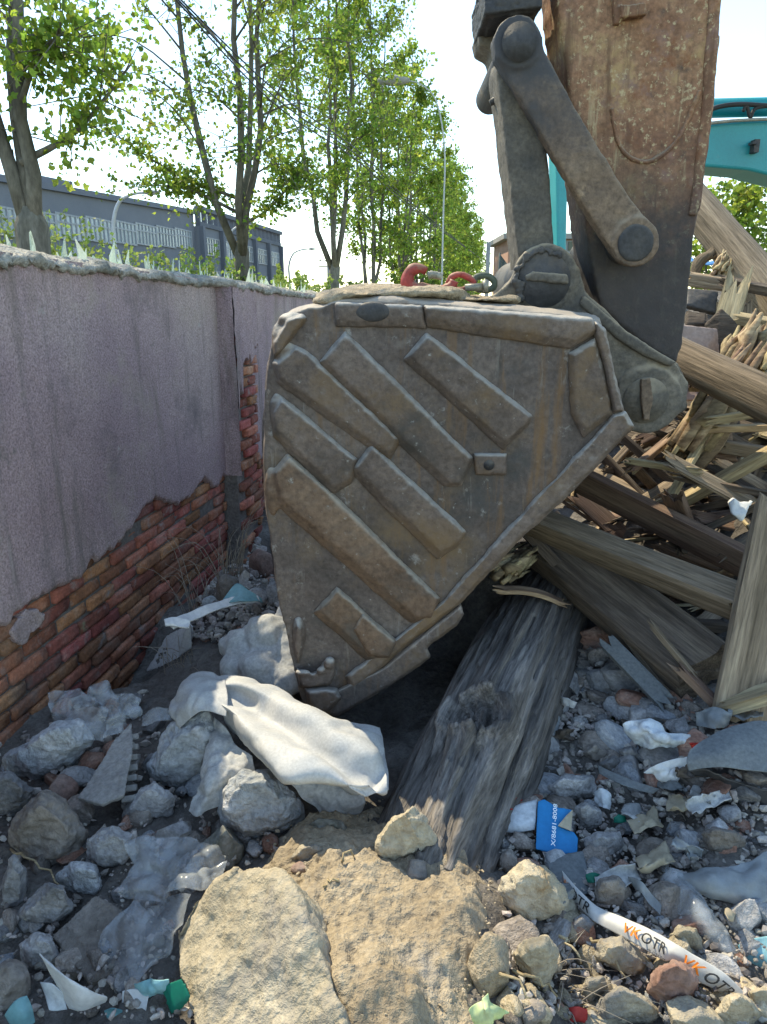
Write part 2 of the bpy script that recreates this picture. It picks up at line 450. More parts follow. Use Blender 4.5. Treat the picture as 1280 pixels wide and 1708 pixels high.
M['white'] = mat("white_paper", [(.6, .62, .62), (.72, .72, .7)], 9, .8, .3, 60, .002, .12, trans=.1)
M['bluewhite'] = mat("crumpled_pale_plastic", [(.46, .52, .55), (.66, .7, .72)], 14, .5, .7, 50, .004, .25)
M['greyboard'] = mat("grey_felt_sheet", [(.13, .145, .15), (.19, .205, .205)], 3, .85, .4, 90, .002, .25)
M['slabgrey'] = mat("grey_roof_tile", [(.24, .23, .215), (.34, .325, .30)], 7, .9, .5, 90, .003, .25, stretch=(1, 1, 1))
M['ac_sheet'] = mat("grey_fibre_sheet", [(.30, .30, .305), (.40, .40, .40)], 4, .8, .3, 90, .002, .15)
M['blue'] = mat("blue_card", [(.0, .20, .48), (.01, .27, .58)], 3, .55, .1, 60, .001, .1)
M['cardback'] = mat("bare_cardboard", [(.34, .29, .2), (.42, .36, .26)], 9, .9, .3, 60, .001, .15)
M['red'] = mat("red_plastic_scrap", [(.42, .03, .03), (.6, .06, .05)], 14, .5, .5, 60, .003, .2, trans=.15)
M['green'] = mat("green_card", [(.0, .12, .08), (.0, .17, .11)], 9, .5, .3, 60, .001, .15)
M['cyan'] = mat("pale_cyan_plastic", [(.15, .38, .42), (.3, .52, .54)], 9, .45, .3, 40, .002, .2, trans=.15)
M['limeplastic'] = mat("pale_green_wrapper", [(.42, .55, .25), (.62, .70, .42)], 9, .45, .5, 40, .003, .2, trans=.3)
M['tape'] = mat("white_printed_tape", [(.62, .62, .58), (.76, .75, .71)], 9, .45, .3, 50, .001, .1, trans=.15)
M['ink_orange'] = mat("orange_ink", [(.75, .20, .02)], 9, .6, 0, 50, .001, .1)
M['ink_black'] = mat("black_ink", [(.03, .03, .03)], 9, .6, 0, 50, .001, .1)
M['ink_white'] = mat("white_ink", [(.75, .8, .8)], 9, .6, 0, 50, .001, .1)
M['bark'] = mat("poplar_bark", [(.075, .07, .058), (.135, .128, .105), (.20, .19, .16)], 5, .95, .9, 30, .01, .35, stretch=(1, 1, .35), mid=1)
M['leaf'] = mat("tree_leaves", [(.13, .22, .035), (.22, .33, .05), (.34, .40, .07)], .9, .5, 0, 40, .001, .1, island=.45, trans=.6, spec=.3, perobj=.1)
M['shrub'] = mat("shrub_leaves", [(.16, .24, .05), (.24, .33, .08), (.32, .39, .12)], 2.5, .6, 0, 40, .001, .1, island=.4, trans=.45, perobj=.15)
M['dryweed'] = mat("dry_weed", [(.24, .2, .16), (.36, .31, .24)], 9, .9, 0, 40, .001, .2)
M['factory'] = mat("hazy_slate_render", [(.18, .20, .235), (.215, .235, .27)], .4, .9, .1, 20, .003, .1)  # factory tones lifted, distance haze put into the colour
M['factory_trim'] = mat("dark_grey_trim", [(.13, .148, .18), (.155, .172, .205)], .5, .9, .1, 20, .003, .1)
M['pane'] = mat("pale_window_pane", [(.20, .25, .29), (.33, .39, .42)], 1.2, .12, 0, 20, .003, .15, spec=.6, perobj=.3)
M['frame'] = mat("white_window_frame", [(.32, .35, .38)], 1, .5, 0, 20, .003, .05)
M['lamp'] = mat("galvanised_lamp_post", [(.42, .45, .47), (.5, .53, .55)], 1, .5, .1, 20, .002, .1, metal=.2)
M['cable'] = mat("black_cable", [(.03, .03, .03)], 1, .6, 0, 20, .002, .1)
M['pinkwall'] = mat("pink_render", [(.42, .25, .19), (.5, .31, .24)], .6, .9, .2, 20, .003, .1)
M['roofgrey'] = mat("grey_roof_edge", [(.26, .26, .26), (.34, .34, .33)], 1, .9, .2, 20, .003, .1)
M['signblue'] = mat("blue_paint", [(.03, .09, .42)], 1, .6, 0, 20, .003, .1)
M['darkglass'] = mat("dark_window", [(.04, .07, .06)], 1, .15, 0, 20, .003, .1)
M['mesh_green'] = mat("dark_fence_wire", [(.07, .10, .10)], 1, .7, 0, 20, .003, .1)
M['bluetarp'] = mat("blue_tarp", [(.03, .16, .40), (.10, .28, .52)], 8, .5, .3, 30, .003, .15)
# ---------------------------------------------------------------- rubble ground
CTRL = []
for (u, v, z) in [(0,1250,.0),(0,1450,.02),(0,1708,0),(150,1300,.03),(230,1150,-.25),(300,1000,-.2),(300,1250,.02),(430,1060,.15),(420,985,.22),
    (470,1180,.13),(350,1450,.04),(300,1650,.05),(560,1360,.13),(560,1480,.17),(640,1700,.22),(750,1500,.19),(800,1700,.16),(700,1330,.06),
    (640,1200,.05),(760,1120,.08),(900,1300,.1),(900,1500,.1),(1000,1400,.1),(1000,1200,.15),(1000,1660,.06),(1280,1700,.1),(1280,1450,.17),
    (1280,1250,.28),(1150,1150,.26),(1000,1080,.22),(1100,1000,.36),(1280,1050,.45),(1100,850,.6),(1280,850,.75),(950,860,.5),(870,940,.42),
    (1150,700,.8),(1280,640,1.05)]:
    p = G(u, v, z); CTRL.append((p.x, p.y, p.z))
CTRL += [(-1,5,.0),(-.6,4,.1),(0,4,.3),(0,6,.3),(1,6,1.0),(3,4,1.35),(3,6,1.8),(2,2.5,.65),(2,1,.25),(1.8,4.3,1.05),(2.2,5,1.5),(2.7,5.2,1.6),(2.4,4.2,1.3),(-2,8,0),(4,9,1.0),(0,9,.3),(0,.5,.1),(1.5,.5,.1),(-1.5,.5,0),(4,1,.4),(-.9,4.7,-.15)]
CT = np.array(CTRL)
def hbase(x, y):
    x = np.atleast_1d(x).astype(float); y = np.atleast_1d(y).astype(float)
    out = np.empty(len(x))
    for i in range(0, len(x), 20000):
        d2 = (x[i:i+20000, None] - CT[:, 0]) ** 2 + (y[i:i+20000, None] - CT[:, 1]) ** 2 + .004
        w_ = d2 ** -1.6
        out[i:i+20000] = (w_ * CT[:, 2]).sum(1) / w_.sum(1)
    return out
def H(x, y): return float(hbase(x, y)[0])
def ground(u, v):
    d = ray(u, v); t = .9
    while t < 12:
        p = CAM + d * t
        if p.z < H(p.x, p.y): break
        t += .04
    for k in range(4):
        t2 = t - .04 * .5 ** (k + 1)
        p = CAM + d * t2
        if p.z < H(p.x, p.y): t = t2
    return CAM + d * t

xs = np.concatenate([np.arange(-3.2, -1.95, .1), np.arange(-1.95, 2.2, .014), np.arange(2.2, 6, .12)])
ys = np.concatenate([np.arange(.3, 3.3, .014), np.arange(3.3, 5.5, .04), np.arange(5.5, 11, .2)])
X, Y = np.meshgrid(xs, ys)
Z = hbase(X.ravel(), Y.ravel())
V = np.stack([X.ravel(), Y.ravel(), Z], 1)
for i in range(len(V)):
    p = (V[i, 0], V[i, 1], 0)
    V[i, 2] += .035 * fbm(p, 4, 3, 3) + .012 * fbm(p, 22, 2, 8)
nx, ny = len(xs), len(ys)
Fc = [(j * nx + i, j * nx + i + 1, (j + 1) * nx + i + 1, (j + 1) * nx + i) for j in range(ny - 1) for i in range(nx - 1)]
obj("rubble_ground", V, Fc, M['ground'], kind='structure', origin=(0, 0, 0))
# dirt mound in the foreground
poly = [(430,1400),(520,1352),(650,1338),(720,1368),(790,1400),(838,1470),(832,1560),(815,1640),(800,1760),(560,1760),(480,1600),(440,1480)]
PG = [ground(u, v) for u, v in poly]
def inside_dist(x, y, pg):
    ins = False; dm = 9
    n = len(pg)
    for i in range(n):
        a, b = pg[i], pg[(i + 1) % n]
        if (a.y > y) != (b.y > y) and x < (b.x - a.x) * (y - a.y) / (b.y - a.y) + a.x: ins = not ins
        ex, ey = b.x - a.x, b.y - a.y
        t = max(0, min(1, ((x - a.x) * ex + (y - a.y) * ey) / (ex * ex + ey * ey)))
        dm = min(dm, math.hypot(x - a.x - t * ex, y - a.y - t * ey))
    return dm if ins else -dm
x0, x1 = min(p.x for p in PG) - .1, max(p.x for p in PG) + .1
y0, y1 = min(p.y for p in PG) - .1, max(p.y for p in PG) + .1
nx, ny = int((x1 - x0) / .006), int((y1 - y0) / .006)
gx, gy = np.linspace(x0, x1, nx), np.linspace(y0, y1, ny)
X, Y = np.meshgrid(gx, gy); Z = hbase(X.ravel(), Y.ravel())
V = np.stack([X.ravel(), Y.ravel(), Z], 1)
for i in range(len(V)):
    p = (V[i, 0], V[i, 1], 0)
    d = inside_dist(p[0], p[1], PG) + .05 * fbm(p, 7, 3, 1)
    k = ss(-.06, .09, d)
    q = fbm(p, 26, 3, 5)
    V[i, 2] += -.06 + k * (.10 + .03 * fbm(p, 6, 3, 2) + .010 * q + .012 * max(0, fbm(p, 60, 2, 4)) - .025 * max(0, fbm(p, 18, 2, 14) - .25))
Fc = [(j * nx + i, j * nx + i + 1, (j + 1) * nx + i + 1, (j + 1) * nx + i) for j in range(ny - 1) for i in range(nx - 1)]
obj("dirt_mound", V, Fc, M['sand'], kind='structure', origin=(0, 0, 0))

obj("ground", [(-900, -300, -.5), (900, -300, -.5), (900, 1500, -.5), (-900, 1500, -.5)], [(0, 1, 2, 3)], M['far_ground'], kind='structure')
obj("road", [W(-60, -9, -.49), W(400, -9, -.49), W(400, -19, -.49), W(-60, -19, -.49)], [(3, 2, 1, 0)], M['asphalt'], kind='structure')

# ---------------------------------------------------------------- old boundary wall
wall = empty("boundary_wall", W(3, -.1, -.4), "old boundary wall with violet roughcast, bare red brick at its foot and glass shards on top", "wall")
def ztop(s): return 1.77 - .022 * (s - 2.6)
mb = MB()
mb.prism([W(-.5, -.022, -.6), W(9.5, -.022, -.6), W(9.5, -.022, 1.56), W(-.5, -.022, 1.76)], [W(-.5, -.3, -.6), W(9.5, -.3, -.6), W(9.5, -.3, 1.56), W(-.5, -.3, 1.76)])
mb.build("core", M['mortar'], wall, smooth=False)
bmv, bmf = [], []
bm = bmesh.new(); bmesh.ops.create_cube(bm, size=2)
bmesh.ops.subdivide_edges(bm, edges=bm.edges, cuts=3, use_grid_fill=True)
BT = [v.co.copy() for v in bm.verts]; BF = [tuple(v.index for v in f.verts) for f in bm.faces]; bm.free()
def bricks(mb, s0, s1, z0, z1, nf, skip=None, L=.235, hgt=.054, pz=.068, hdr=False):
    k = 0; z = z0
    while z < z1:
        s = s0 + (.12 if k % 2 else 0)
        while s < s1:
            ln = min(L, s1 - s) if s > s0 else (L if not (k % 2) else L)
            ln = L * RND.uniform(.93, 1.03)
            if s + ln > s1 + .05: ln = max(.06, s1 - s)
            if RND.random() > .02 and not (skip and skip(s + ln / 2, z)):
                sd = RND.uniform(0, 99); c = (s + ln / 2, nf - .05 + RND.gauss(0, .006), z + pz / 2 + RND.gauss(0, .002))
                tilt = RND.gauss(0, .02)
                wear = RND.choice([0, 0, .25, .5, 1])
                vv = []
                for p in BT:
                    q = Vector(p); r = q.length
                    m_ = max(abs(q.x), abs(q.y), abs(q.z)); q = q * (1 - .06 * max(0, (r / m_ - 1.2)))
                    d = fbm(q, .9, 3, sd)
                    hs_, hn_, hz_ = (ln - .012) / 2, .05, hgt / 2
                    x = q.x * hs_ * (1 + .03 * d); y = q.y * hn_ + .006 * d - wear * .014 * max(0, fbm(q, 1.4, 2, sd + 4)) * (q.y > 0); zz = q.z * hz_ * (1 + .05 * d)
                    vv.append(W(c[0] + x, c[1] + y + x * tilt, c[2] + zz))
                mb.add(vv, BF)
            s += ln + .004
        z += pz; k += 1
mb = MB()
bricks(mb, 1.0, 4.42, -.36, .66, -.004)
bricks(mb, 4.86, 7.2, -.36, .55, -.004)
mb.build("brickwork", M['brick'], wall)
# plaster skin with a broken lower edge
def zlow(s):
    z = .455 + .075 * fbm((s * 1.0, 0, 0), 1.5, 2, 2) + .05 * fbm((s, 0, 0), 5, 3, 7) + .02 * fbm((s, 0, 0), 22, 2, 3)
    z += .09 * ss(3.0, 3.35, s) * (1 - ss(4.0, 4.3, s)) + .055 * ss(2.75, 2.3, s)
    return z
def plaster(name, s0, s1, zl, zt, n0, th, parent, ds=.012, dz=.014, amp=.006, seed=0, onn=None):
    ns = int((s1 - s0) / ds); nz_ = int(1.4 / dz)
    V = []
    for j in range(nz_ + 1):
        for i in range(ns + 1):
            s = s0 + (s1 - s0) * i / ns
            a, b = zl(s), zt(s)
            z = a + (b - a) * (j / nz_)
            edge = 1 - .5 * (1 - ss(0, .03, z - a))
            n = n0 + th * edge + amp * fbm((s, z, seed), 2.2, 3, seed) + .0028 * fbm((s, z, seed), 45, 2, seed)
            if j == 0: n = n0 - .02
            V.append(W(s, n, z))
    F_ = [(j * (ns + 1) + i, j * (ns + 1) + i + 1, (j + 1) * (ns + 1) + i + 1, (j + 1) * (ns + 1) + i) for j in range(nz_) for i in range(ns)]
    return obj(name, V, F_, M['plaster'], parent)
plaster("plaster", -.2, 4.44, zlow, ztop, -.004, .022, wall)
plaster("plaster", 4.84, 9.3, lambda s: .42 + .06 * fbm((s, 0, 0), 5, 3, 17), ztop, -.004, .022, wall, ds=.03, dz=.03)
# leftover plaster patches on the bricks
for (s, z, r, sd) in [(2.3, .40, .075, 1)]:
    pm = MB(); n = 18
    lp = [(s + r * math.cos(2 * math.pi * i / n) * (1.25 + .45 * fbm((math.cos(i * .35), math.sin(i * .35), sd), 1.5, 2, sd)),
           z + r * .75 * math.sin(2 * math.pi * i / n) * (1 + .5 * fbm((math.cos(i * .35), math.sin(i * .35), sd), 1.7, 2, sd + 3))) for i in range(n)]
    pm.prism([W(a, .016, b) for a, b in lp], [W(a, -.03, b) for a, b in lp])
    v, f = remesh(pm, .006, 2, .004, 20, sd, .002, 70)
    obj("plaster_patch", v, f, M['plaster'], wall)
# pilaster
mb = MB()
mb.prism([W(4.44, .085, -.5), W(4.84, .085, -.5), W(4.84, .085, 1.69), W(4.44, .085, 1.69)], [W(4.44, -.05, -.5), W(4.84, -.05, -.5), W(4.84, -.05, 1.69), W(4.44, -.05, 1.69)])
mb.build("pilaster_core", M['mortar'], wall, smooth=False)
mb = MB(); bricks(mb, 4.45, 4.85, -.3, 1.35, .112, skip=lambda s, z: fbm((s * 3, z * 3, 0), 1, 2, 3) > .42)
mb.build("pilaster_brickwork", M['brick'], wall)
V = []
for j in range(90):
    for i in range(8):
        z = .5 + (1.72 - .5) * j / 89
        V.append(W(4.44 - .012 + .0 * i + .012 * fbm((z, i, 1), 4, 2), .125 * i / 7 + .006 * fbm((z * 3, i * .3, 2), 3, 2), z))
obj("plaster", V, [(j * 8 + i, j * 8 + i + 1, (j + 1) * 8 + i + 1, (j + 1) * 8 + i) for j in range(89) for i in range(7)], M['plaster'], wall)
V = []
for j in range(70):
    for i in range(24):
        z0_ = 1.18 + .16 * fbm((i * .35, 0, 0), 1, 3, 31) + (.28 if i < 6 else 0) * -1 + .16 * abs(i - 10) / 12
        z = z0_ + (1.7 - z0_) * j / 69
        V.append(W(4.43 + .43 * i / 23, .13 + .008 * fbm((i * .2, z * 5, 2), 2, 3) - (.03 if j == 0 else 0), z))
obj("plaster", V, [(j * 24 + i, j * 24 + i + 1, (j + 1) * 24 + i + 1, (j + 1) * 24 + i) for j in range(69) for i in range(23)], M['plaster'], wall)
# rough cement coping
sec = [(-.34, -.05), (-.33, -.01), (-.27, .012), (-.18, .03), (-.1, .026), (-.03, .01), (.028, -.006), (.044, -.02), (.034, -.036), (.01, -.04)]
V = []; ns = 560
for i in range(ns + 1):
    s = -.3 + 9.6 * i / ns
    for k, (n, z) in enumerate(sec):
        pil = .1 * ss(4.38, 4.43, s) * (1 - ss(4.87, 4.92, s)) * ss(-.1, .04, n)
        p = (s, n * 2, z)
        a = fbm(p, 3.2, 4, 4); b = fbm(p, 17, 3, 6); c = fbm(p, 50, 2, 9)
        V.append(W(s, n + pil + .012 * b * (n > 0) + .010 * a + .011 * c, ztop(s) + z * 1.0 + .016 * a + .006 * b + .012 * c + .008 * fbm(p, 110, 2, 3) + .012 * crumple(p, 11, 3) + .010 * crumple(p, 30, 5) - .035 * max(0, b + .3 * c) * (k > 6)))
K = len(sec)
obj("coping", V, [(i * K + k, (i + 1) * K + k, (i + 1) * K + k + 1, i * K + k + 1) for i in range(ns) for k in range(K - 1)], M['coping'], wall)
r = random.Random(3)
for i in range(98):
    s = 1.7 + 5.6 * (i / 98) ** 1.15 + r.uniform(-.05, .05); n = r.uniform(-.24, -.06)
    h = r.choice([.05, .06, .07, .085, .105, .13]) * r.uniform(.7, 1.1); b = r.uniform(.015, .04); le = r.uniform(-.03, .03)
    a = r.uniform(-.5, .5); z = ztop(s) + .012
    tri = [(-b, -.02), (b, -.02), (b * r.uniform(.2, .9), h * r.uniform(.3, .6)), (le, h), (-b * r.uniform(.3, .9), h * r.uniform(.1, .5))]
    c, d = math.cos(a), math.sin(a)
    m2 = MB()
    m2.prism([W(s + x * c, n + x * d, z + y) for x, y in tri], [W(s + x * c - d * .005, n + x * d + c * .005, z + y) for x, y in tri])
    m2.build("glass_shard", M['shard'], wall, smooth=False)
# ---------------------------------------------------------------- excavator arm and bucket
YB = 2.3                               # near face of the bucket
exc = empty("excavator", (.62, 2.85, .3), "rusty excavator arm reaching down to a worn ribbed bucket parked on the rubble", "excavator")
def pl(pts, y): return [P(u, v, y) for u, v in pts]
def extr(mb, pts, y0, y1):
    a = pl(pts, y0); mb.prism(a, [p + Vector((0, y1 - y0, 0)) for p in a])
def inset(pts, b):
    n = len(pts); out = []
    ar = sum(pts[i][0] * pts[(i + 1) % n][1] - pts[(i + 1) % n][0] * pts[i][1] for i in range(n))
    sg = 1 if ar > 0 else -1
    if not hasattr(b, '__len__'): b = [b] * n
    L = []
    for i in range(n):
        (x0, y0), (x1, y1) = pts[i], pts[(i + 1) % n]
        l = math.hypot(x1 - x0, y1 - y0); nx_, ny_ = -(y1 - y0) / l * sg, (x1 - x0) / l * sg
        L.append((x0 + nx_ * b[i], y0 + ny_ * b[i], (x1 - x0) / l, (y1 - y0) / l))
    for i in range(n):
        ax, ay, dx, dy = L[i - 1]; bx, by, ex, ey = L[i]
        den = dx * ey - dy * ex
        if abs(den) < 1e-4: out.append((bx, by)); continue
        t = ((bx - ax) * ey - (by - ay) * ex) / den
        out.append((ax + dx * t, ay + dy * t))
    return out
def boss(mb, u, v, rpx, y0, y1, k=40):
    c = P(u, v, y0); r = rpx / FPX * depth(c)
    mb.tube([c, c + Vector((0, y1 - y0, 0))], r, k)
OUT = [(540,508),(510,514),(478,528),(455,570),(443,640),(438,720),(441,820),(450,900),(462,990),(478,1060),(486,1110),(500,1165),(520,1190)]
EDGE = [(560,1196),(620,1160),(700,1108),(716,1094),(712,1080),(760,1044),(774,1022),(768,1008),(800,975),(860,905),(960,815),(1058,712)]
TOPR = [(1040,685),(1012,548),(990,528),(860,518),(706,507),(640,503),(560,500)]
bk = MB()
extr(bk, OUT + EDGE + TOPR, YB + .012, YB + .05)
inner = OUT[1:]
# rounded shoulder along the curved back, then the wrapping shell
def shell(mb, line, ya, yb, th, push):
    cx = P(760, 800, YB)
    ring = []
    pts = [P(u, v, YB) for u, v in line]
    n = len(pts)
    for i, p in enumerate(pts):
        t = (pts[min(i + 1, n - 1)] - pts[max(i - 1, 0)]).normalized()
        nn = Vector((t.z, 0, -t.x)).normalized()
        if nn.dot(p - cx) < 0: nn = -nn
        ring.append((p, nn))
    def at(p, nn, y, o): return Vector((p.x, y, p.z)) + nn * o
    for (p, a), (q, b) in zip(ring, ring[1:]):
        for (y0, o0), (y1, o1) in zip([(ya, 0), (ya + .05, push * .8), (ya + .16, push)], [(ya + .05, push * .8), (ya + .16, push), (yb, push)]):
            mb.prism([at(p, a, y0, o0), at(q, b, y0, o0), at(q, b, y1, o1), at(p, a, y1, o1)],
                     [at(p, a, y0, o0 - th), at(q, b, y0, o0 - th), at(q, b, y1, o1 - th), at(p, a, y1, o1 - th)])
dense = []
LINE = [(560,1194)] + OUT[::-1] + [(560,500),(640,496),(706,502),(860,514),(990,528),(1012,548),(1040,685)]
for i in range(len(LINE) * 4):
    dense.append(spline([Vector((a, b, 0)) for a, b in LINE], i / (len(LINE) * 4 - 1)))
shell(bk, [(p.x, p.y) for p in dense], YB + .02, YB + 1.12, .032, .012)
extr(bk, OUT + EDGE + TOPR, YB + 1.08, YB + 1.12)
# stepped cutting lip and top torque tube
bk.tube([P(575, 508, YB + .08) , P(575, 508, YB + .08) + Vector((0, .95, .0))], .045, 14)
v, f = remesh(bk, .009, 2, .008, 3.2, 1, .0025, 24)
bucket = obj("bucket", v, f, M['bucket'], exc)
bucket["_org"] = exc["_org"]
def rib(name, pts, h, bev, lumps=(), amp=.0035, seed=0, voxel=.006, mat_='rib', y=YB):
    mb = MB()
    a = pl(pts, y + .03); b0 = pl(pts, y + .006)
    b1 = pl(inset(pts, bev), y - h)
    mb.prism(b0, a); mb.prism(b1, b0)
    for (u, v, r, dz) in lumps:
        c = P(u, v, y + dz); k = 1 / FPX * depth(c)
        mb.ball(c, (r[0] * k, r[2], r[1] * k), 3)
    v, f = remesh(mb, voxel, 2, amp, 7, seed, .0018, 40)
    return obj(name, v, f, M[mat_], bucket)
# wear bars: upper edge, then lower edge, on the side plate
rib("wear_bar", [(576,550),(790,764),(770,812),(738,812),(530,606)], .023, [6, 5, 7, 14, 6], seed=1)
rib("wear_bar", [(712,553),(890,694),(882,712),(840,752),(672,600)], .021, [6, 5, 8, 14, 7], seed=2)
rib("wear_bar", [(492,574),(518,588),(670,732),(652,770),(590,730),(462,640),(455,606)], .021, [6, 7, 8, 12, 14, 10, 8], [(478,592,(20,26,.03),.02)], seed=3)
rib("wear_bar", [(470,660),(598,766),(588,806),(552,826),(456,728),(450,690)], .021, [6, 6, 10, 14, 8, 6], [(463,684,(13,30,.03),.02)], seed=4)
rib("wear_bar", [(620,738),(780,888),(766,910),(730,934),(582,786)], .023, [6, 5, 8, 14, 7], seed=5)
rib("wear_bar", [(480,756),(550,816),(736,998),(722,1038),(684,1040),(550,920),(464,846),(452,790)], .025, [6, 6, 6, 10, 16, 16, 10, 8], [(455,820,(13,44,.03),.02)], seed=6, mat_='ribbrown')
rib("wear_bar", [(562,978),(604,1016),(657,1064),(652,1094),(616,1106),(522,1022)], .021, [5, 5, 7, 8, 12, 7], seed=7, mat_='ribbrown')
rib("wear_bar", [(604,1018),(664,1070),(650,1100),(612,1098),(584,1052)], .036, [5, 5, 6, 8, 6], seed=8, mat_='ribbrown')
rib("shoulder_lug", [(478,530),(505,522),(515,532),(500,548),(470,590),(456,600),(455,570)], .02, 5, [(490,534,(26,14,.04),.03), (466,572,(13,34,.04),.035)], seed=9)
rib("shoulder_lug", [(492,1030),(506,1046),(508,1078),(498,1110),(488,1080)], .028, 5, [(499,1058,(11,32,.035),.01)], seed=10)
# raised lip round the top and right, panel, side cutter
rib("rim", [(560,504),(706,508),(712,548),(560,545)], .006, [3, 4, 14, 4], seed=11)
rib("rim", [(706,508),(988,530),(1000,552),(950,582),(712,546)], .018, [4, 4, 8, 18, 5], seed=12)
rib("rim", [(988,530),(1010,550),(1042,686),(1022,690),(1004,600),(992,560)], .020, [3, 3, 3, 6, 6, 6], seed=13)
rib("corner_plate", [(948,590),(994,562),(1004,600),(1024,692),(972,732),(952,690)], .014, [8, 6, 4, 8, 10, 10], seed=14)
rib("side_cutter", [(1022,690),(1042,686),(1058,712),(960,815),(862,905),(800,975),(768,1010),(700,1062),(640,1112),(590,1150),(575,1128),(660,1062),(738,1000),(830,900),(905,815),(975,745)], .014, 5, seed=15, amp=.007)
rib("side_cutter", [(768,1008),(776,1024),(762,1044),(712,1080),(718,1096),(702,1110),(622,1162),(562,1196),(524,1190),(560,1150),(640,1112)], .016, 4, seed=16, mat_='bucket')
rib("lug", [(790,756),(846,756),(846,792),(792,794)], .010, 3, seed=17, amp=.003)
rib("wear_lip", [(492,1110),(510,1122),(530,1118),(544,1100),(556,1102),(560,1122),(552,1142),(520,1150),(500,1148)], .030, 4, [(550,1106,(8,9,.02),-.03), (536,1118,(8,6,.016),-.03), (505,1122,(14,6,.016),-.025)], seed=18, amp=.004)
rib("bucket_tooth", [(508,1148),(536,1144),(562,1146),(574,1166),(552,1190),(528,1196),(514,1180)], .055, 7, seed=19, amp=.004)
# dark holes
for (u, v, r) in [(816, 776, 9), (674, 830, 5)]:
    mb = MB(); boss(mb, u, v, r, YB - .0125 if r == 9 else YB - .001, YB + .02, 20); mb.build("bolt_hole", M['grease'], bucket)
mb = MB(); mb.ball(P(622, 520, YB - .002), (.055, .012, .03), 3); mb.build("bolt_hole", M['grease'], bucket)
# sandy cap: sun on the bucket's top shell put into colour
mb = MB()
for (u, v, y, rx, ry, rz) in [(600,492,2.5,.15,.2,.016),(690,490,2.55,.18,.22,.02),(650,487,2.75,.22,.25,.026),(556,502,2.42,.07,.1,.022),(800,500,2.6,.13,.25,.01)]:
    p = P(u, v, y); mb.ball(p, (rx, ry, rz), 3)
v, f = remesh(mb, .01, 2, .012, 9, 3, .005, 40)
obj("sunlit_top_cap", v, f, M['sand'], bucket)
# ears
EAR = [(778,506),(828,492),(854,466),(872,430),(895,412),(925,410),(952,424),(968,455),(978,488),(1005,512),(1045,552),(1092,582),(1132,606),(1150,640),(1146,682),(1112,710),(1076,720),(1048,714),(1030,640),(985,570),(900,545),(790,530)]
ym = YB + .24
for y0 in (ym, ym + .46):
    mb = MB(); extr(mb, EAR, y0, y0 + .07)
    off = 0 if y0 == ym else 1
    if not off:
        boss(mb, 910, 462, 52, y0 - .012, y0 + .03); boss(mb, 1082, 668, 56, y0 - .016, y0 + .03)
    v, f = remesh(mb, .008, 3, .006, 5, 2 + off, .003, 30)
    if off: v = v
    obj("ear_plate", v, f, M['dustysteel'], bucket)
mb = MB(); extr(mb, [(975,492),(1045,552),(1092,582),(1130,604),(1120,612),(1080,596),(1030,566),(968,508)], ym - .018, ym + .02)
v, f = remesh(mb, .006, 3, .003, 8, 4); obj("ear_rim", v, f, M['dustysteel'], bucket)
mb = MB(); boss(mb, 908, 468, 44, ym - .02, ym + .56); pin = mb.build("pin", M['grease'], exc)
mb = MB(); extr(mb, [(876,460),(890,452),(948,458),(950,474),(878,468)], ym - .034, ym - .018)
v, f = remesh(mb, .005, 2, .003, 20, 3, .002, 60); obj("pin_keeper", v, f, M['dustysteel'], exc)
mb = MB()
rr = random.Random(5)
for i in range(26):
    t = i / 25; a = 3.4 - 2.4 * t
    p = P(908 + 47 * math.cos(a) * (1 if i < 18 else 1), 466 - 47 * math.sin(a), ym - .018); mb.ball(p + Vector((rr.uniform(-.006, .006), 0, rr.uniform(-.006, .006))), rr.uniform(.008, .014), 1)
for i in range(10):
    p = P(868 + rr.uniform(-8, 8), 470 + i * 3, ym - .018); mb.ball(p, rr.uniform(.006, .012), 1)
v, f = remesh(mb, .004, 1, .004, 60, 3); obj("grease_clot", v, f, M['grease'], exc)
mb = MB(); boss(mb, 1078, 668, 38, ym - .022, ym + .56); mb.build("pin", M['dustysteel'], exc)
mb = MB(); extr(mb, [(1070,632),(1086,630),(1090,665),(1084,702),(1074,700),(1070,668)], ym - .04, ym - .02)
v, f = remesh(mb, .004, 2, .002, 20, 6); obj("pin_keeper", v, f, M['link'], exc)
# stick (dipper arm)
ys0, ys1 = ym + .10, ym + .32
STK = [(905,-320),(928,0),(945,110),(962,260),(985,430),(1003,515),(1045,552),(1090,585),(1128,606),(1140,575),(1160,410),(1192,170),(1206,0),(1225,-320)]
mb = MB(); extr(mb, STK, ys0, ys1)
v, f = remesh(mb, .011, 2, .005, 3, 7, .0025, 26)
stick = obj("dipper_stick", v, f, M['stick'], exc); stick["_org"] = exc["_org"]
mb = MB()
arc = [(1020,180),(1030,235),(1050,262),(1082,270),(1115,250),(1140,215),(1168,150)]
mb.tube([P(u, v, ys0 - .002) for u, v in [(lambda q: (q.x, q.y))(spline([Vector((a, b, 0)) for a, b in arc], i / 30)) for i in range(31)]], .009, 8)
v, f = remesh(mb, .005, 3, .003, 20, 8); obj("weld_seam", v, f, M['stick'], stick)
mb = MB(); extr(mb, [(1034,8),(1078,4),(1080,24),(1038,30)], ys0 - .035, ys0 + .01); extr(mb, [(1022,-20),(1040,-20),(1036,40),(1026,40)], ys0 - .02, ys0 + .01)
v, f = remesh(mb, .005, 2, .002, 20, 8); obj("bracket", v, f, M['stick'], stick)
mb = MB(); extr(mb, [(1150,-320),(1225,-320),(1206,0),(1192,170),(1166,360),(1150,360),(1172,180),(1184,0)], ys0 - .012, ys0 + .02)
v, f = remesh(mb, .008, 3, .003, 6, 8); obj("edge_strip", v, f, M['stick'], stick)
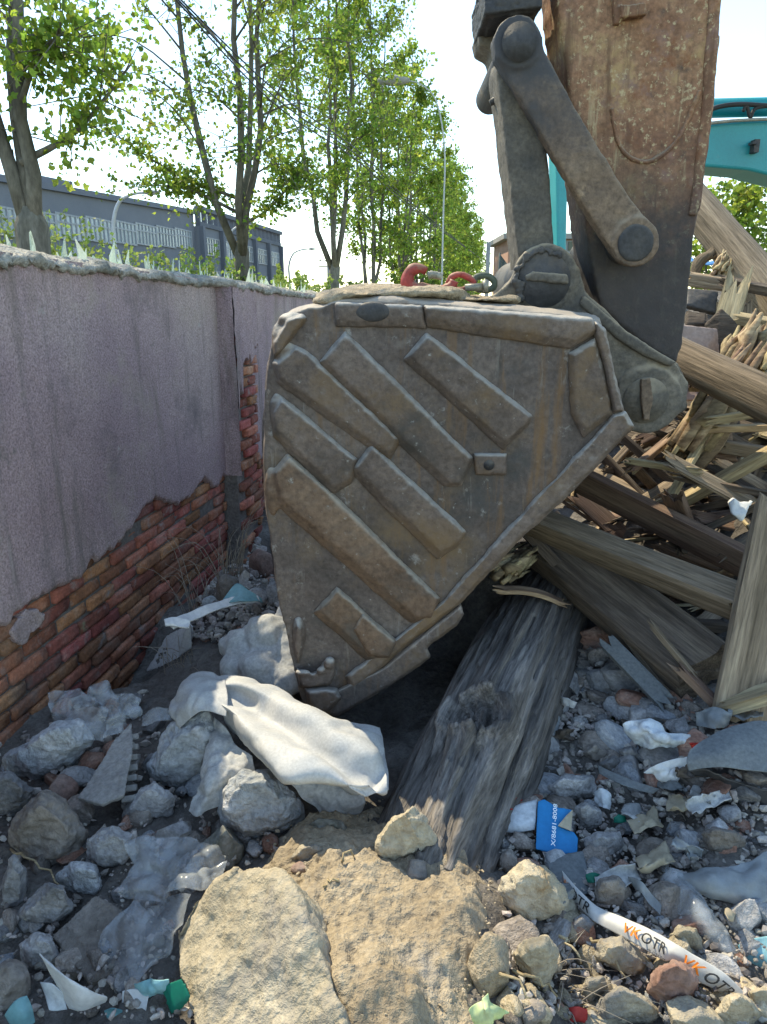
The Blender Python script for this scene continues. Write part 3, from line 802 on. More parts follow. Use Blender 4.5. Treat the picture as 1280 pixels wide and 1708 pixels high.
# idler link in front of the stick
yl = ym - .03
LNK = [(826,96),(822,66),(836,38),(862,26),(890,34),(906,60),(908,84),(945,148),(1000,248),(1052,330),(1086,372),(1098,405),(1090,432),(1064,444),(1036,436),(1020,415),(990,370),(930,268),(880,185)]
mb = MB(); extr(mb, LNK, yl, yl + .06); boss(mb, 865, 68, 40, yl - .012, yl + .03); boss(mb, 1062, 404, 39, yl - .012, yl + .03)
v, f = remesh(mb, .007, 4, .004, 6, 9, .002, 30); obj("idler_link", v, f, M['link'], exc)
mb = MB(); extr(mb, LNK, ym + .50, ym + .56); v, f = remesh(mb, .012, 2); obj("idler_link", v, f, M['grease'], exc)
mb = MB(); boss(mb, 868, 68, 29, yl - .028, ym + .6); mb.build("pin", M['grease'], exc)
mb = MB(); boss(mb, 1062, 405, 30, yl - .018, ym + .6); v, f = remesh(mb, .006, 2, .002, 20, 2); obj("pin", v, f, M['grease'], exc)
# bucket link (broad box link) behind it
LK2 = [(838,70),(830,110),(838,180),(850,300),(866,442),(880,480),(930,480),(928,420),(918,300),(905,180),(900,90),(870,50)]
y2 = ym + .02
mb = MB(); extr(mb, LK2, y2, y2 + .2)
v, f = remesh(mb, .011, 6, .006, 4, 12, .003, 26); obj("bucket_link", v, f, M['dustysteel'], exc)
mb = MB(); extr(mb, [(796,50),(804,42),(826,44),(836,60),(834,100),(826,108),(820,84),(800,72)], y2 + .25, y2 + .42)
v, f = remesh(mb, .007, 2, .005, 14, 5); obj("link_stop", v, f, M['dustysteel'], exc)
mb = MB(); mb.tube([P(838, 160, y2 + .1), P(818, 172, y2 + .1)], [.014, .010], 8); mb.tube([P(832, 163, y2 + .1), P(826, 167, y2 + .1)], .017, 6); mb.build("grease_fitting", M['grease'], exc)
# bucket cylinder end above
mb = MB()
extr(mb, [(808,-40),(812,22),(822,30),(842,28),(892,20),(904,8),(906,-40)], y2 + .08, y2 + .34)
for i in range(5):
    extr(mb, [(804 + i, -36 + i * 13), (910 - i, -40 + i * 11), (908 - i, -33 + i * 11), (806 + i, -28 + i * 13)], y2 + .06, y2 + .36)
extr(mb, [(836,20),(880,16),(892,60),(842,62)], y2 + .14, y2 + .3)
v, f = remesh(mb, .006, 1, .004, 20, 4); cyl = obj("cylinder_end", v, f, M['grease'], exc)
mb = MB(); a = P(860, -20, y2 + .2); mb.tube([a, a + Vector((.06, 0, .75))], .06, 24); mb.build("cylinder_rod", M['steel'], exc)

# ---------------------------------------------------------------- chain hook lying on the bucket
hk = empty("chain_hook", P(730, 492, 2.5), "chipped red chain hook with two links lying on top of the bucket", "hook")
def bent(mb, px, r, y, k=12):
    pts = [Vector((a, b, 0)) for a, b in px]
    q = [spline(pts, i / 24) for i in range(25)]
    rr_ = [spline([Vector((x, 0, 0)) for x in r], i / 24).x for i in range(25)] if hasattr(r, '__len__') else r
    mb.tube([P(p.x, p.y, y) for p in q], rr_, k, jit=.25)
yh = 2.5
mb = MB(); bent(mb, [(712,452),(698,447),(684,454),(680,470),(690,480),(710,485),(735,486),(752,478),(758,468)], [.012,.016,.02,.022,.022,.022,.02,.018,.014], yh)
mb.build("hook_body", M['redpaint'], hk)
mb = MB(); bent(mb, [(714,460),(722,458),(738,462)], .012, yh - .01); mb.build("hook_latch", M['steel'], hk)
mb = MB(); bent(mb, [(748,474),(754,462),(768,458),(784,464),(790,472),(776,482),(760,484),(748,474)], .010, yh + .01); mb.build("chain_link", M['redpaint'], hk)
mb = MB(); bent(mb, [(790,472),(796,462),(812,460),(824,468),(824,478),(812,484),(796,482),(790,472)], .011, yh + .06); mb.build("chain_link", M['greensteel'], hk)
mb = MB(); c = P(776, 480, yh - .02); d = P(806, 478, yh - .02); mb.tube([c, d], .012, 10); mb.tube([d, P(813, 477, yh - .02)], .021, 6); mb.build("shackle_pin", M['steel'], hk)
m1 = sheet("wrapper", [[P(722, 492, 2.46), P(736, 486, 2.44), P(765, 490, 2.46)], [P(725, 478, 2.6), P(740, 476, 2.58), P(768, 484, 2.6)]], M['bluetarp'], 14, 10, .006, 20, 3,
           label="crumpled blue and white wrapper under the red chain hook", cat="wrapper")
# ---------------------------------------------------------------- timber
def beam(name, A, B, w_, h_, material, label=None, cat=None, group=None, roll=0.0, jag=(.02, .02), rnd=False, taper=1.0, bend=0.0, seed=None, n=26, rough=.05, split=0.0):
    """a weathered timber along A->B; local X is the grain"""
    A, B = Vector(A), Vector(B); L = (B - A).length
    x = (B - A) / L; up = Vector((0, 0, 1)) if abs(x.z) < .95 else Vector((0, 1, 0))
    y = up.cross(x).normalized(); z = x.cross(y)
    R = Matrix((x, y, z)).transposed() @ Matrix.Rotation(roll, 3, 'X')
    sd = RND.uniform(0, 90) if seed is None else seed
    if rnd:
        sec = [(math.cos(2 * math.pi * i / 20) / 2, math.sin(2 * math.pi * i / 20) / 2) for i in range(20)]
    else:
        sec = []
        for cx, cy in ((1, 1), (-1, 1), (-1, -1), (1, -1)):
            nx_, ny_ = -cy, cx
            sec += [(cx * .5, cy * .42), (cx * .42, cy * .5)] if cx * cy > 0 else [(cx * .42, cy * .5), (cx * .5, cy * .42)]
        full = []
        for i in range(len(sec)):
            a, b = sec[i], sec[(i + 1) % len(sec)]
            full.append(a)
            if math.hypot(a[0] - b[0], a[1] - b[1]) > .3:
                for t in (.2, .4, .6, .8): full.append((a[0] + (b[0] - a[0]) * t, a[1] + (b[1] - a[1]) * t))
        sec = full
    k = len(sec); V = []
    n = max(n, int(L / .03)); n = min(n, 70)
    for i in range(n + 1):
        t = i / n; s_ = 1 + (taper - 1) * t
        for (a, b) in sec:
            q = (t * L * 1.3, a * 3, b * 3)
            d = rough * fbm(q, 1.6, 3, sd) + rough * .6 * fbm((t * L * .8, a * 9, b * 9), 1.5, 2, sd + 3)
            e = 0
            if i == 0: e = -jag[0] * (1 + 2.6 * fbm((a * 9, b * 9, 1), 1.3, 3, sd))
            if i == n: e = jag[1] * (1 + 2.6 * fbm((a * 9, b * 9, 5), 1.3, 3, sd))
            V.append((t * L + e, (a * w_) * s_ * (1 + d), (b * h_) * s_ * (1 + d) + bend * 4 * t * (1 - t) + split * max(0, fbm((t * L * 2, a * 5, 0), 1, 2, sd))))
    F_ = [(i * k + j, i * k + (j + 1) % k, (i + 1) * k + (j + 1) % k, (i + 1) * k + j) for i in range(n) for j in range(k)]
    c0, c1 = len(V), len(V) + 1
    V.append((-jag[0] * .2, 0, 0)); V.append((L + jag[1] * .2, 0, bend * 0))
    F_ += [(c0, (j + 1) % k, j) for j in range(k)] + [(c1, n * k + j, n * k + (j + 1) % k) for j in range(k)]
    m = mesh_data(name, V, F_); m.materials.append(material)
    try: m.set_sharp_from_angle(angle=math.radians(50))
    except Exception: pass
    o = bpy.data.objects.new(name, m); COL.objects.link(o)
    o.matrix_world = Matrix.Translation(A) @ R.to_4x4()
    return tags(o, label, cat, group)
def px(p): return depth(p) / FPX       # metres per photo pixel at p

# the big dead log under the bucket
axis = [Vector((.125, 1.58, .03)), Vector((.185, 1.75, .08)), Vector((.34, 2.1, .15)), Vector((.57, 2.62, .22)), Vector((.84, 3.2, .27)), Vector((1.0, 3.55, .3))]
NU, NV = 150, 300
lv = []; fr = []
for j in range(NV + 1):
    t = j / NV
    c = spline(axis, t); tg = (spline(axis, min(1, t + .01)) - spline(axis, max(0, t - .01))).normalized()
    xa = tg.cross(Vector((0, 0, 1))).normalized(); ya = xa.cross(tg)
    fr.append((c, xa, ya))
def logp(t, a, r): 
    c, xa, ya = fr[int(round(t * NV))]
    return c + (xa * math.cos(a) + ya * math.sin(a)) * r
base = lambda t: .172 + .04 * ss(0, .6, t)
best = None
for j in range(0, NV + 1, 2):
    for i in range(0, NU // 2 + 1):
        t, a = j / NV, 2 * math.pi * i / NU
        u, v = proj(logp(t, a, base(t)))
        d = (u - 792) ** 2 + (v - 1195) ** 2
        if best is None or d < best[0]: best = (d, t, a)
KT, KA = best[1], best[2]
KC = logp(KT, KA, base(KT))
cracks = [(KA + .62, .10, .52, 1), (KA + .30, .04, .36, 2), (KA + .95, .20, .62, 3), (KA - .35, .02, .33, 4), (KA - .9, .1, .7, 5), (KA + .05, .03, .28, 6), (KA - .6, .45, .8, 7), (KA + .45, .5, .9, 8)] + [(KA + random.Random(900 + i).uniform(-1.5, 1.5), 0.02 + .5 * random.Random(i).random(), .3 + .65 * random.Random(i + 50).random(), 20 + i) for i in range(16)]
for j in range(NV + 1):
    t = j / NV
    for i in range(NU):
        a = 2 * math.pi * i / NU
        r = base(t)
        p0 = logp(t, a, r)
        kd = p0 - KC; kr = math.hypot(kd.dot(fr[j][1] * -math.sin(KA) + fr[j][2] * math.cos(KA)), (t - KT) * 2.55)
        wob = .055 * math.exp(-((t - KT) / .14) ** 2) * (1 if a > KA else -1) * math.exp(-abs(a - KA) / .35)
        q = (math.cos(a + wob) * 1.2, math.sin(a + wob) * 1.2, t * 1.6)
        r += .042 * fbm(q, 1.4, 3, 2) + .012 * fbm((math.cos(a + wob) * 5, math.sin(a + wob) * 5, t * 2.4), 1.2, 3, 6) + .007 * fbm((math.cos(a + wob) * 16, math.sin(a + wob) * 16, t * 4), 1, 3, 9)
        r += .032 * math.exp(-(kr / .15) ** 2)
        kk = kr + .012 * fbm((kd.x * 30, kd.y * 30, kd.z * 30), 1, 2, 3)
        r += .016 * math.exp(-((kk - .105) / .018) ** 2) - .075 * (1 - ss(.07, .095, kk)) + .06 * (1 - ss(.07, .1, kk)) * fbm((p0.x * 40, p0.y * 40, p0.z * 40), 1, 3, 5)
        for (ca, t0, t1, sd) in cracks:
            if t0 < t < t1:
                da = abs(a - ca - .10 * fbm((t * 6, sd, 0), 1, 3, sd)) * r
                wd = .0055 * min(1, (t - t0) * 14, (t1 - t) * 14)
                if da < wd * 2.2: r -= .018 * (1 - ss(wd * .6, wd * 2.2, da))
        lv.append(logp(t, a, r))
lf = [(j * NU + i, j * NU + (i + 1) % NU, (j + 1) * NU + (i + 1) % NU, (j + 1) * NU + i) for j in range(NV) for i in range(NU)]
lf += [tuple(range(NU))[::-1], tuple(range(NV * NU, (NV + 1) * NU))]
A = axis[0]; xdir = (axis[4] - axis[0]).normalized(); yd = Vector((0, 0, 1)).cross(xdir).normalized(); Rm = Matrix((xdir, yd, xdir.cross(yd))).transposed()
Ri = Rm.inverted()
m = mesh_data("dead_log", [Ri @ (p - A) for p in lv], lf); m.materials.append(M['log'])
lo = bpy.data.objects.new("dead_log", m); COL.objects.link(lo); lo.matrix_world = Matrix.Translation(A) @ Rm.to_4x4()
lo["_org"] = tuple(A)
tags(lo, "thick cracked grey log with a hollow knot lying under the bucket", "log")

def B2(u0, v0, y0, u1, v1, y1):
    a, b = P(u0, v0, y0), P(u1, v1, y1)
    return a, (a + (b - a) * 1.45 if u1 >= 1300 else b)      # timbers that leave the frame run on beyond it
T = "timber"
a, b = B2(872, 862, 2.95, 1226, 1004, 2.25); beam("timber_beam", a, b, .10, .105, M['wood'], "square grey beam with a sunlit top edge, nearest of the pile, pointing right below the thick reddish plank", T, roll=.5, jag=(.03, .03), rough=.07)
a, b = B2(968, 800, 3.2, 1300, 968, 2.55); beam("timber_beam", a, b, .05, .13, M['redwood'], "long dark reddish grooved plank sloping right just above the sunlit square beam", T, roll=.35, rough=.04)
a, b = B2(955, 800, 3.25, 1300, 945, 2.62); beam("timber_batten", a, b, .06, .03, M['wood'], "thin pale batten running along the top of the dark reddish plank", T, roll=.3)
a, b = B2(905, 905, 3.1, 1172, 1118, 2.22); beam("split_log", a, b, .22, .15, M['darkwood'], "dark smooth half log with a squared end under the sunlit beam", "log", roll=.55, taper=1.0, jag=(.02, .015), rough=.05)
a, b = B2(880, 890, 3.0, 1130, 1150, 2.35); beam("timber_batten", a, b, .05, .022, M['darkwood'], "thin dark lath leaning left of the dark half log", T, roll=.6)
a, b = B2(1095, 1052, 2.25, 1150, 1118, 2.15); beam("timber_batten", a, b, .018, .02, M['wood'], "short splintered strip stuck to the end of the dark half log", T)
a, b = B2(1030, 1030, 2.5, 1080, 1090, 2.35); beam("timber_batten", a, b, .016, .016, M['wood'], "short torn strip on the lower side of the dark half log", T)
a, b = B2(1306, 850, 2.25, 1232, 1196, 2.05); beam("upright_plank", a, b, .055, .16, M['wood'], "tall grey-brown plank standing upright at the right edge with one sunlit side", T, roll=1.15, rough=.05, jag=(.02, .02))
a, b = B2(1110, 585, 3.35, 1330, 690, 2.7); beam("round_pole", a, b, .17, .17, M['wood'], "thick round grey pole sticking out right from behind the arm's lower end", "pole", rnd=True, rough=.04)
a, b = B2(1150, 330, 4.6, 1330, 545, 3.9); beam("round_pole", a, b, .20, .20, M['wood'], "weathered round pole leaning down right against the sky at the top of the pile", "pole", rnd=True, rough=.05, taper=1.3)
a, b = B2(1128, 842, 3.2, 1310, 742, 3.0); beam("timber_batten", a, b, .05, .055, M['palewood'], "pale square batten rising right with a sunlit patch on its top", T, roll=.4)
a, b = B2(1058, 770, 3.1, 1160, 786, 2.95); beam("timber_stick", a, b, .032, .028, M['palewood'], "short knobbly stick lying level in front of the crossed splinters", "stick", rough=.2)
a, b = B2(1172, 735, 3.25, 1118, 830, 3.0); beam("timber_stick", a, b, .034, .034, M['palewood'], "straight pale stick leaning behind the level knobbly stick", "stick", rough=.1)
a, b = B2(1060, 780, 3.3, 1102, 745, 3.4); beam("timber_stick", a, b, .04, .03, M['splinter'], "short orange splinter of wood by the lower pin of the arm", "stick", rough=.15, jag=(.03, .06))
a, b = B2(1226, 488, 3.9, 1210, 545, 3.8); beam("upright_plank", a, b, .03, .12, M['palewood'], "short pale broken post with a notched top near the peak of the pile", T, roll=1.3, jag=(.06, .01))
a, b = B2(1242, 512, 3.95, 1240, 545, 3.9); beam("upright_plank", a, b, .03, .07, M['wood'], "small grey stub of board beside the notched post", T, roll=1.3, jag=(.02, .01))
a, b = B2(1236, 532, 3.75, 1310, 545, 3.6); beam("timber_beam", a, b, .07, .05, M['palewood'], "pale flat beam lying level to the right of the notched post", T, roll=.2)
a, b = B2(1155, 466, 4.25, 1236, 478, 4.1); beam("timber_beam", a, b, .06, .07, M['wood'], "grey beam lying level right at the stick edge near the pile top", T, roll=.2)
a, b = B2(1212, 470, 4.0, 1300, 488, 3.9); beam("timber_beam", a, b, .06, .05, M['darkwood'], "dark beam under the leaning round pole", T, roll=.3)
a, b = B2(1195, 700, 3.1, 1310, 682, 3.0); beam("timber_stick", a, b, .04, .035, M['palewood'], "pale stick lying level under the thick round pole at the right edge", "stick")
a, b = B2(1190, 716, 3.2, 1310, 712, 3.1); beam("timber_stick", a, b, .045, .03, M['splinter'], "yellow and red strip of wood below the pale level stick at the right edge", "stick")
a, b = B2(1210, 745, 3.3, 1310, 762, 3.2); beam("timber_beam", a, b, .07, .06, M['wood'], "round edged grey beam end behind the rising pale batten", T)
a, b = B2(1165, 772, 3.4, 1265, 830, 3.0); beam("timber_beam", a, b, .07, .05, M['darkwood'], "dark board sloping down right beneath the rising pale batten", T)
a, b = B2(1150, 850, 3.2, 1260, 830, 3.0); beam("timber_batten", a, b, .03, .03, M['darkwood'], "dark thin batten beneath the rising pale batten", T)
# rotten broken stump of yellow splinters
def splinters(name, A, B, r, n, label, cat, seed=1, th=(.006, .02), mt='splinter'):
    q = random.Random(seed); mb = MB(); A, B = Vector(A), Vector(B); ax = (B - A); L = ax.length
    x = ax.cross(Vector((0, 1, 0))).normalized(); y = ax.normalized().cross(x)
    for i in range(n):
        a = q.uniform(0, 6.28); rr_ = r * math.sqrt(q.random())
        o_ = (x * math.cos(a) + y * math.sin(a)) * rr_
        t0, t1 = q.uniform(-.05, .35), q.uniform(.6, 1.12)
        p0 = A + ax * t0 + o_; p1 = A + ax * t1 + o_ * q.uniform(.5, 1.35) + Vector((q.gauss(0, .01), q.gauss(0, .01), q.gauss(0, .01)))
        w_ = q.uniform(*th)
        mid_ = (p0 + p1) / 2 + Vector((q.gauss(0, .008), q.gauss(0, .008), q.gauss(0, .008)))
        mb.tube([p0, p0.lerp(mid_, .5), mid_, mid_.lerp(p1, .5) + Vector((q.gauss(0, .006), q.gauss(0, .006), 0)), p1], [w_ * .8, w_, w_ * q.uniform(.7, 1.2), w_ * q.uniform(.4, .9), w_ * q.uniform(.05, .35)], 4, jit=.8, seed=i)
    return mb.build(name, M[mt], label=label, cat=cat)
a, b = B2(1135, 770, 3.25, 1258, 590, 3.35); splinters("rotten_stump", a, b, .085, 60, "rotten trunk of sunlit yellow splinters leaning on the pile behind the round pole", "broken trunk", 4, th=(.008, .04))
a, b = B2(1225, 620, 3.4, 1262, 540, 3.5); splinters("rotten_stump", a, b, .075, 42, "upper broken piece of yellow splintered trunk under the flat pale beam", "broken trunk", 6, th=(.008, .036))
a, b = B2(1262, 640, 3.15, 1300, 575, 3.2); splinters("rotten_stump", a, b, .05, 22, "bundle of pale splinters at the right edge above the round pole", "broken trunk", 7)
a, b = B2(1160, 460, 4.3, 1188, 425, 4.3); beam("broken_branch", a, b, .07, .06, M['wood'], "curved stub of branch poking up beside the stick edge at the pile top", "branch", rnd=True, rough=.2, bend=.03)
a, b = B2(1195, 465, 4.2, 1216, 428, 4.2); splinters("broken_branch", a, b, .045, 40, "frayed stub of yellow wood at the top of the pile", "branch", 9, th=(.005, .013))
a, b = B2(820, 962, 2.75, 890, 915, 3.0); splinters("splintered_bark", a, b, .06, 24, "bright splintered bark peeping out under the bucket edge", "bark", 11, th=(.008, .034))
a, b = B2(840, 985, 2.72, 935, 1005, 2.7); beam("splintered_bark", a, b, .05, .02, M['splinter'], "thin sunlit strip of bark on the log below the bucket edge", "bark", rough=.3, bend=.02)
# boards
def board(name, pts, ys, th, material, label, cat, **k):
    mb = MB(); f_ = [P(u, v, y) for (u, v), y in zip(pts, ys)]
    n = (f_[1] - f_[0]).cross(f_[2] - f_[0]).normalized()
    if n.y > 0: n = -n
    mb.prism(f_, [p - n * th for p in f_])
    v, f = remesh(mb, max(.006, th * .3), 1, .004, 5, RND.random() * 50, .002, 40)
    return obj(name, v, f, material, label=label, cat=cat, **k)
board("plywood_board", [(1132,542),(1198,548),(1202,606),(1196,670),(1132,668)], [3.6,3.6,3.6,3.45,3.45], .02, M['panel'], "pinkish board standing behind the end of the stick", "board")
board("dark_board", [(1176,540),(1204,514),(1222,530),(1246,562),(1220,606),(1198,600)], [3.7,3.7,3.68,3.66,3.6,3.6], .03, M['darkwood'], "dark tilted board with a peaked corner beside the pinkish board", "board")
board("dark_board", [(1178,760),(1200,640),(1216,690),(1232,770)], [3.3,3.42,3.4,3.3], .02, M['redwood'], "dark brown triangular board behind the yellow rotten trunk", "board")
board("tar_pan", [(1146,480),(1200,484),(1196,522),(1170,516),(1146,508)], [4.1,4.1,4.0,4.0,4.0], .03, M['grease'], "black curved pan end among the timbers beside the stick", "pan")
board("dark_board", [(1146,518),(1180,522),(1178,540),(1146,540)], [3.9,3.9,3.8,3.8], .03, M['darkwood'], "dark flat board just above the pinkish board", "board")
board("insulation_scrap", [(1216,838),(1226,830),(1236,838),(1258,836),(1246,858),(1238,870),(1222,858)], [2.85,2.85,2.85,2.85,2.8,2.8,2.8], .02, M['white'], "torn scrap of white insulation among the dark timbers", "insulation")
sheet("blue_tarp", [[P(1152,424,5),P(1175,430,5),P(1205,438,5)],[P(1152,440,4.8),P(1178,446,4.8),P(1205,450,4.8)]], M['bluetarp'], 14, 8, .03, 6, 4, label="blue tarp scrap showing behind the top of the pile", cat="tarp")
# dark tangle filling the pile
q = random.Random(21)
zone = [(960,560),(1280,470),(1280,1080),(1180,1100),(1060,1000),(900,900)]
def in_zone(u, v, z):
    ins = False; n = len(z)
    for i in range(n):
        (ax, ay), (bx, by) = z[i], z[(i + 1) % n]
        if (ay > v) != (by > v) and u < (bx - ax) * (v - ay) / (by - ay) + ax: ins = not ins
    return ins
cnt = 0
while cnt < 84:
    u, v = q.uniform(900, 1300), q.uniform(520, 1120)
    if not in_zone(u, v, zone): continue
    c = ground(u, v); c.y += .1
    if c.y > 6 or c.y < 2.5: continue
    ln = q.uniform(.25, .9); az = q.uniform(-.9, .9); el = q.gauss(0, .3)
    dv = Vector((math.cos(az) * math.cos(el), math.sin(az) * math.cos(el), math.sin(el))) * ln / 2
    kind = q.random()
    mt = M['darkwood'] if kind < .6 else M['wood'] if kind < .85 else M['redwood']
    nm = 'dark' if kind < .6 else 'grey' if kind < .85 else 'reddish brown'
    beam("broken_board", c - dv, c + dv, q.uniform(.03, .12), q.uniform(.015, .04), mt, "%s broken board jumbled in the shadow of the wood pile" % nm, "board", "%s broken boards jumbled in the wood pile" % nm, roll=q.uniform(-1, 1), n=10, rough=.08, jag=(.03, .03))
    cnt += 1
cnt = 0
mb = None
while cnt < 60:
    u, v = q.uniform(900, 1290), q.uniform(560, 1060)
    if not in_zone(u, v, zone): continue
    c = ground(u, v)
    if c.y > 6 or c.y < 2.5: continue
    ln = q.uniform(.1, .35); az = q.uniform(0, 6.28); el = q.uniform(-.2, .6)
    dv = Vector((math.cos(az) * math.cos(el), math.sin(az) * math.cos(el), math.sin(el))) * ln / 2
    beam("wood_splinter", c - dv + Vector((0, 0, .03)), c + dv + Vector((0, 0, .03)), q.uniform(.008, .025), q.uniform(.006, .014), M['palewood'] if q.random() < .5 else M['splinter'], "thin splinter of dry wood strewn over the wood pile", "splinter", "splinters strewn over the wood pile", n=6, jag=(.01, .03)); cnt += 1
zone2 = [(1020,720),(1290,600),(1290,900),(1180,860),(980,840)]
cnt = 0
while cnt < 46:
    u, v = q.uniform(980, 1300), q.uniform(560, 900)
    if not in_zone(u, v, zone2): continue
    c = ground(u, v); c.z += q.uniform(.02, .12)
    if c.y > 6 or c.y < 2.6: continue
    ln = q.uniform(.3, 1.0); az = q.uniform(-1.2, 1.2) + (math.pi if q.random() < .5 else 0); el = q.gauss(.05, .4)
    dv = Vector((math.cos(az) * math.cos(el), math.sin(az) * math.cos(el), math.sin(el))) * ln / 2
    kind = q.random()
    mt = M['darkwood'] if kind < .45 else M['wood'] if kind < .8 else M['palewood']
    nm = 'dark' if kind < .45 else 'grey' if kind < .8 else 'pale'
    beam("broken_board", c - dv, c + dv, q.uniform(.025, .10), q.uniform(.012, .04), mt, "%s broken board in the tangle behind the long reddish plank" % nm, "board", "%s broken boards in the tangle behind the long reddish plank" % nm, roll=q.uniform(-1.5, 1.5), n=10, rough=.10, jag=(.04, .04))
    cnt += 1
# right foreground
a, b = B2(1136, 1302, 1.95, 1310, 1400, 1.72); beam("mossy_branch", a, b, .085, .08, M['moss_log'], "mossy brown branch lying below the grey felt sheet at the right edge", "branch", rnd=True, rough=.16)
a, b = B2(1020, 1078, 2.4, 1100, 1160, 2.2); beam("ridged_gutter", a, b, .06, .03, M['greyboard'], "dark ridged strip of gutter under the half log", "gutter", roll=.5)
a, b = B2(1060, 1050, 2.45, 1140, 1160, 2.25); beam("dark_plank", a, b, .12, .03, M['darkwood'], "dark plank propped under the dark half log above the rubble", T, roll=.6)
a, b = B2(1140, 1120, 2.15, 1190, 1170, 2.1); beam("dark_plank", a, b, .04, .03, M['redwood'], "short reddish lath below the squared end of the half log", T)
a, b = B2(1215, 1175, 2.05, 1299, 1150, 2.0); beam("bark_slab", a, b, .08, .04, M['palewood'], "pale slab of bark at the foot of the upright plank", "bark", rough=.15)
# ---------------------------------------------------------------- stones
def boulder(u, v, w_, h_, mk_, label, seed, cuts=9, dep=.8, rough=.07, name="stone", deep=.68, ry=None, cat="stone", group=None, lift=0.0, roll=0.0):
    b = ground(u, v + h_ * .42)
    y = b.y + .25 * h_ * px(b)
    c = P(u, v, y); k = px(c)
    c.z += lift
    a, f = rock(seed, 4 if max(w_, h_) > 55 else 3, cuts, rough, deep)
    rx, rz = w_ * k / 2, h_ * k / 2 * 1.06
    a = a * np.array([rx, (ry or dep) * (rx + rz) / 2, rz])
    if roll:
        cs, sn = math.cos(roll), math.sin(roll)
        x_, z_ = a[:, 0].copy(), a[:, 2].copy(); a[:, 0] = x_ * cs + z_ * sn; a[:, 2] = -x_ * sn + z_ * cs
    a = a + np.array(c)
    return obj(name, a, f, M[mk_], label=label, cat=cat, group=group)
BL = [
 (105,1320,52,50,'pinkstone',"small reddish broken brick between the pale block and the slanted tile",14,6),
 (130,1300,70,40,'concrete',"flat grey chip below the pale block of concrete",15,6),
 (18,1650,60,90,'brownstone',"dark brown stone at the bottom left edge",24,9),
 (372,1410,70,84,'mossstone',"mottled stone between the clear plastic film and the largest round boulder",25,9),
 (290,1395,60,44,'concrete',"small grey stone above the clear plastic film",26,6),
 (235,1365,40,36,'brownstone',"small brown stone under the pointed grey stone",27,6),
 (502,1450,34,22,'pinkstone',"small pinkish pebble at the tip of the big yellow slab",30,8),
 (696,1456,44,38,'brownstone',"small grey stone in the shadow of the pointed stone",32,6),
 (1160,1700,90,60,'yellowstone',"sandy stone cut by the bottom edge under the end of the tape",49,8),
 (890,1690,50,40,'brownstone',"small stone at the bottom edge beside the pale green wrapper",50,8),
 (1240,1530,60,70,'concrete',"grey block under the plastic strip near the right edge",51,6),
 (1215,1468,50,44,'concrete',"grey lump above the plastic strip at the right",52,6),
 (905,1240,70,60,'concrete',"smooth grey stone beside the right side of the log",53,7),
 (925,1180,50,44,'concrete',"grey stone beside the upper right side of the log",54,7),
 (1010,1140,60,50,'concrete',"grey stone under the ridged gutter",55,6),
 (460,990,36,50,'concrete',"grey stone against the left edge of the bucket",56,8),
 (428,1000,40,36,'concrete',"pale stone left of the bucket beside the cyan sheet",57,8),
 (382,985,46,54,'brownstone',"dull stone by the dry stems at the foot of the wall",58,8),
 (352,1005,30,22,'bluestone',"small pitted pale stone next to the fibre sheet",59,8),
 (440,940,50,50,'pinkstone',"dark reddish block wedged between the wall and the bucket",60,5),
 (425,1035,22,16,'brownstone',"small round brown pebble above the lumpy sack",61,8),
 (815,1610,70,110,'sand',"crumbling lump of dirt at the right rim of the mound",62,10),
 (1190,1160,60,40,'concrete',"grey stone at the foot of the upright plank",63,7),
 (930,1440,44,40,'bluestone',"small pale stone under the lower edge of the blue card",64,8),
 (850,1440,40,44,'brownstone',"dark stone between the dirt mound and the blue card",65,7),
 (1090,1420,58,46,'brownstone',"brown-grey stone right of the grey stone by the blue card",66,7),
 (1130,1470,56,40,'concrete',"grey stone at the top of the long plastic strip",67,7),
]
for (u, v, w_, h_, mk_, label, seed, cuts) in BL:
    boulder(u, v, w_, h_, mk_, label, seed, cuts)


def ostone(out, mk_, label, seed, dep=.8, rough=.045, lift=0.0):
    """a broken stone: an outline with a bulging front and back, hulled, worn and roughened"""
    r = random.Random(seed); cu, cv = sum(p[0] for p in out) / len(out), sum(p[1] for p in out) / len(out)
    vb = max(p[1] for p in out); b = ground(cu, vb - .12 * (vb - min(p[1] for p in out)))
    c0_ = P(cu, cv, b.y + .02); size = math.sqrt((max(p[0] for p in out) - min(p[0] for p in out)) * (vb - min(p[1] for p in out))) * px(c0_)
    yc = b.y + size * .18; bm = bmesh.new()
    def ringp(k, dy, jx, jy):
        for (u, v) in out: bm.verts.new(P(cu + jx + (u - cu) * k, cv + jy + (v - cv) * k, yc + dy * size) + Vector((0, 0, lift)))
    w_ = (max(p[0] for p in out) - min(p[0] for p in out))
    ringp(1.0, 0, 0, 0); ringp(.62, -.34 * dep, r.uniform(-.1, .1) * w_, r.uniform(-.12, .02) * w_); ringp(.85, .45 * dep, r.uniform(-.05, .05) * w_, -.05 * w_)
    bmesh.ops.convex_hull(bm, input=bm.verts)
    used = [v for v in bm.verts if v.link_faces]; idx = {v: i for i, v in enumerate(used)}
    mb = MB(); mb.add([v.co.copy() for v in used], [tuple(idx[v] for v in f.verts) for f in bm.faces]); bm.free()
    v, f = remesh(mb, max(.0035, size / 46), 2, size * rough * 1.3, 2.6 / size, seed * 1.3, size * rough * .55, 11 / size)
    return obj("stone", v, f, M[mk_], label=label, cat="stone")
ostone([(3,1264),(49,1235),(98,1204),(131,1202),(157,1235),(154,1245),(98,1277),(72,1304),(56,1312),(7,1284)], 'bluestone', "pale grey concrete block at the wall foot before the crumpled clear bag", 11)
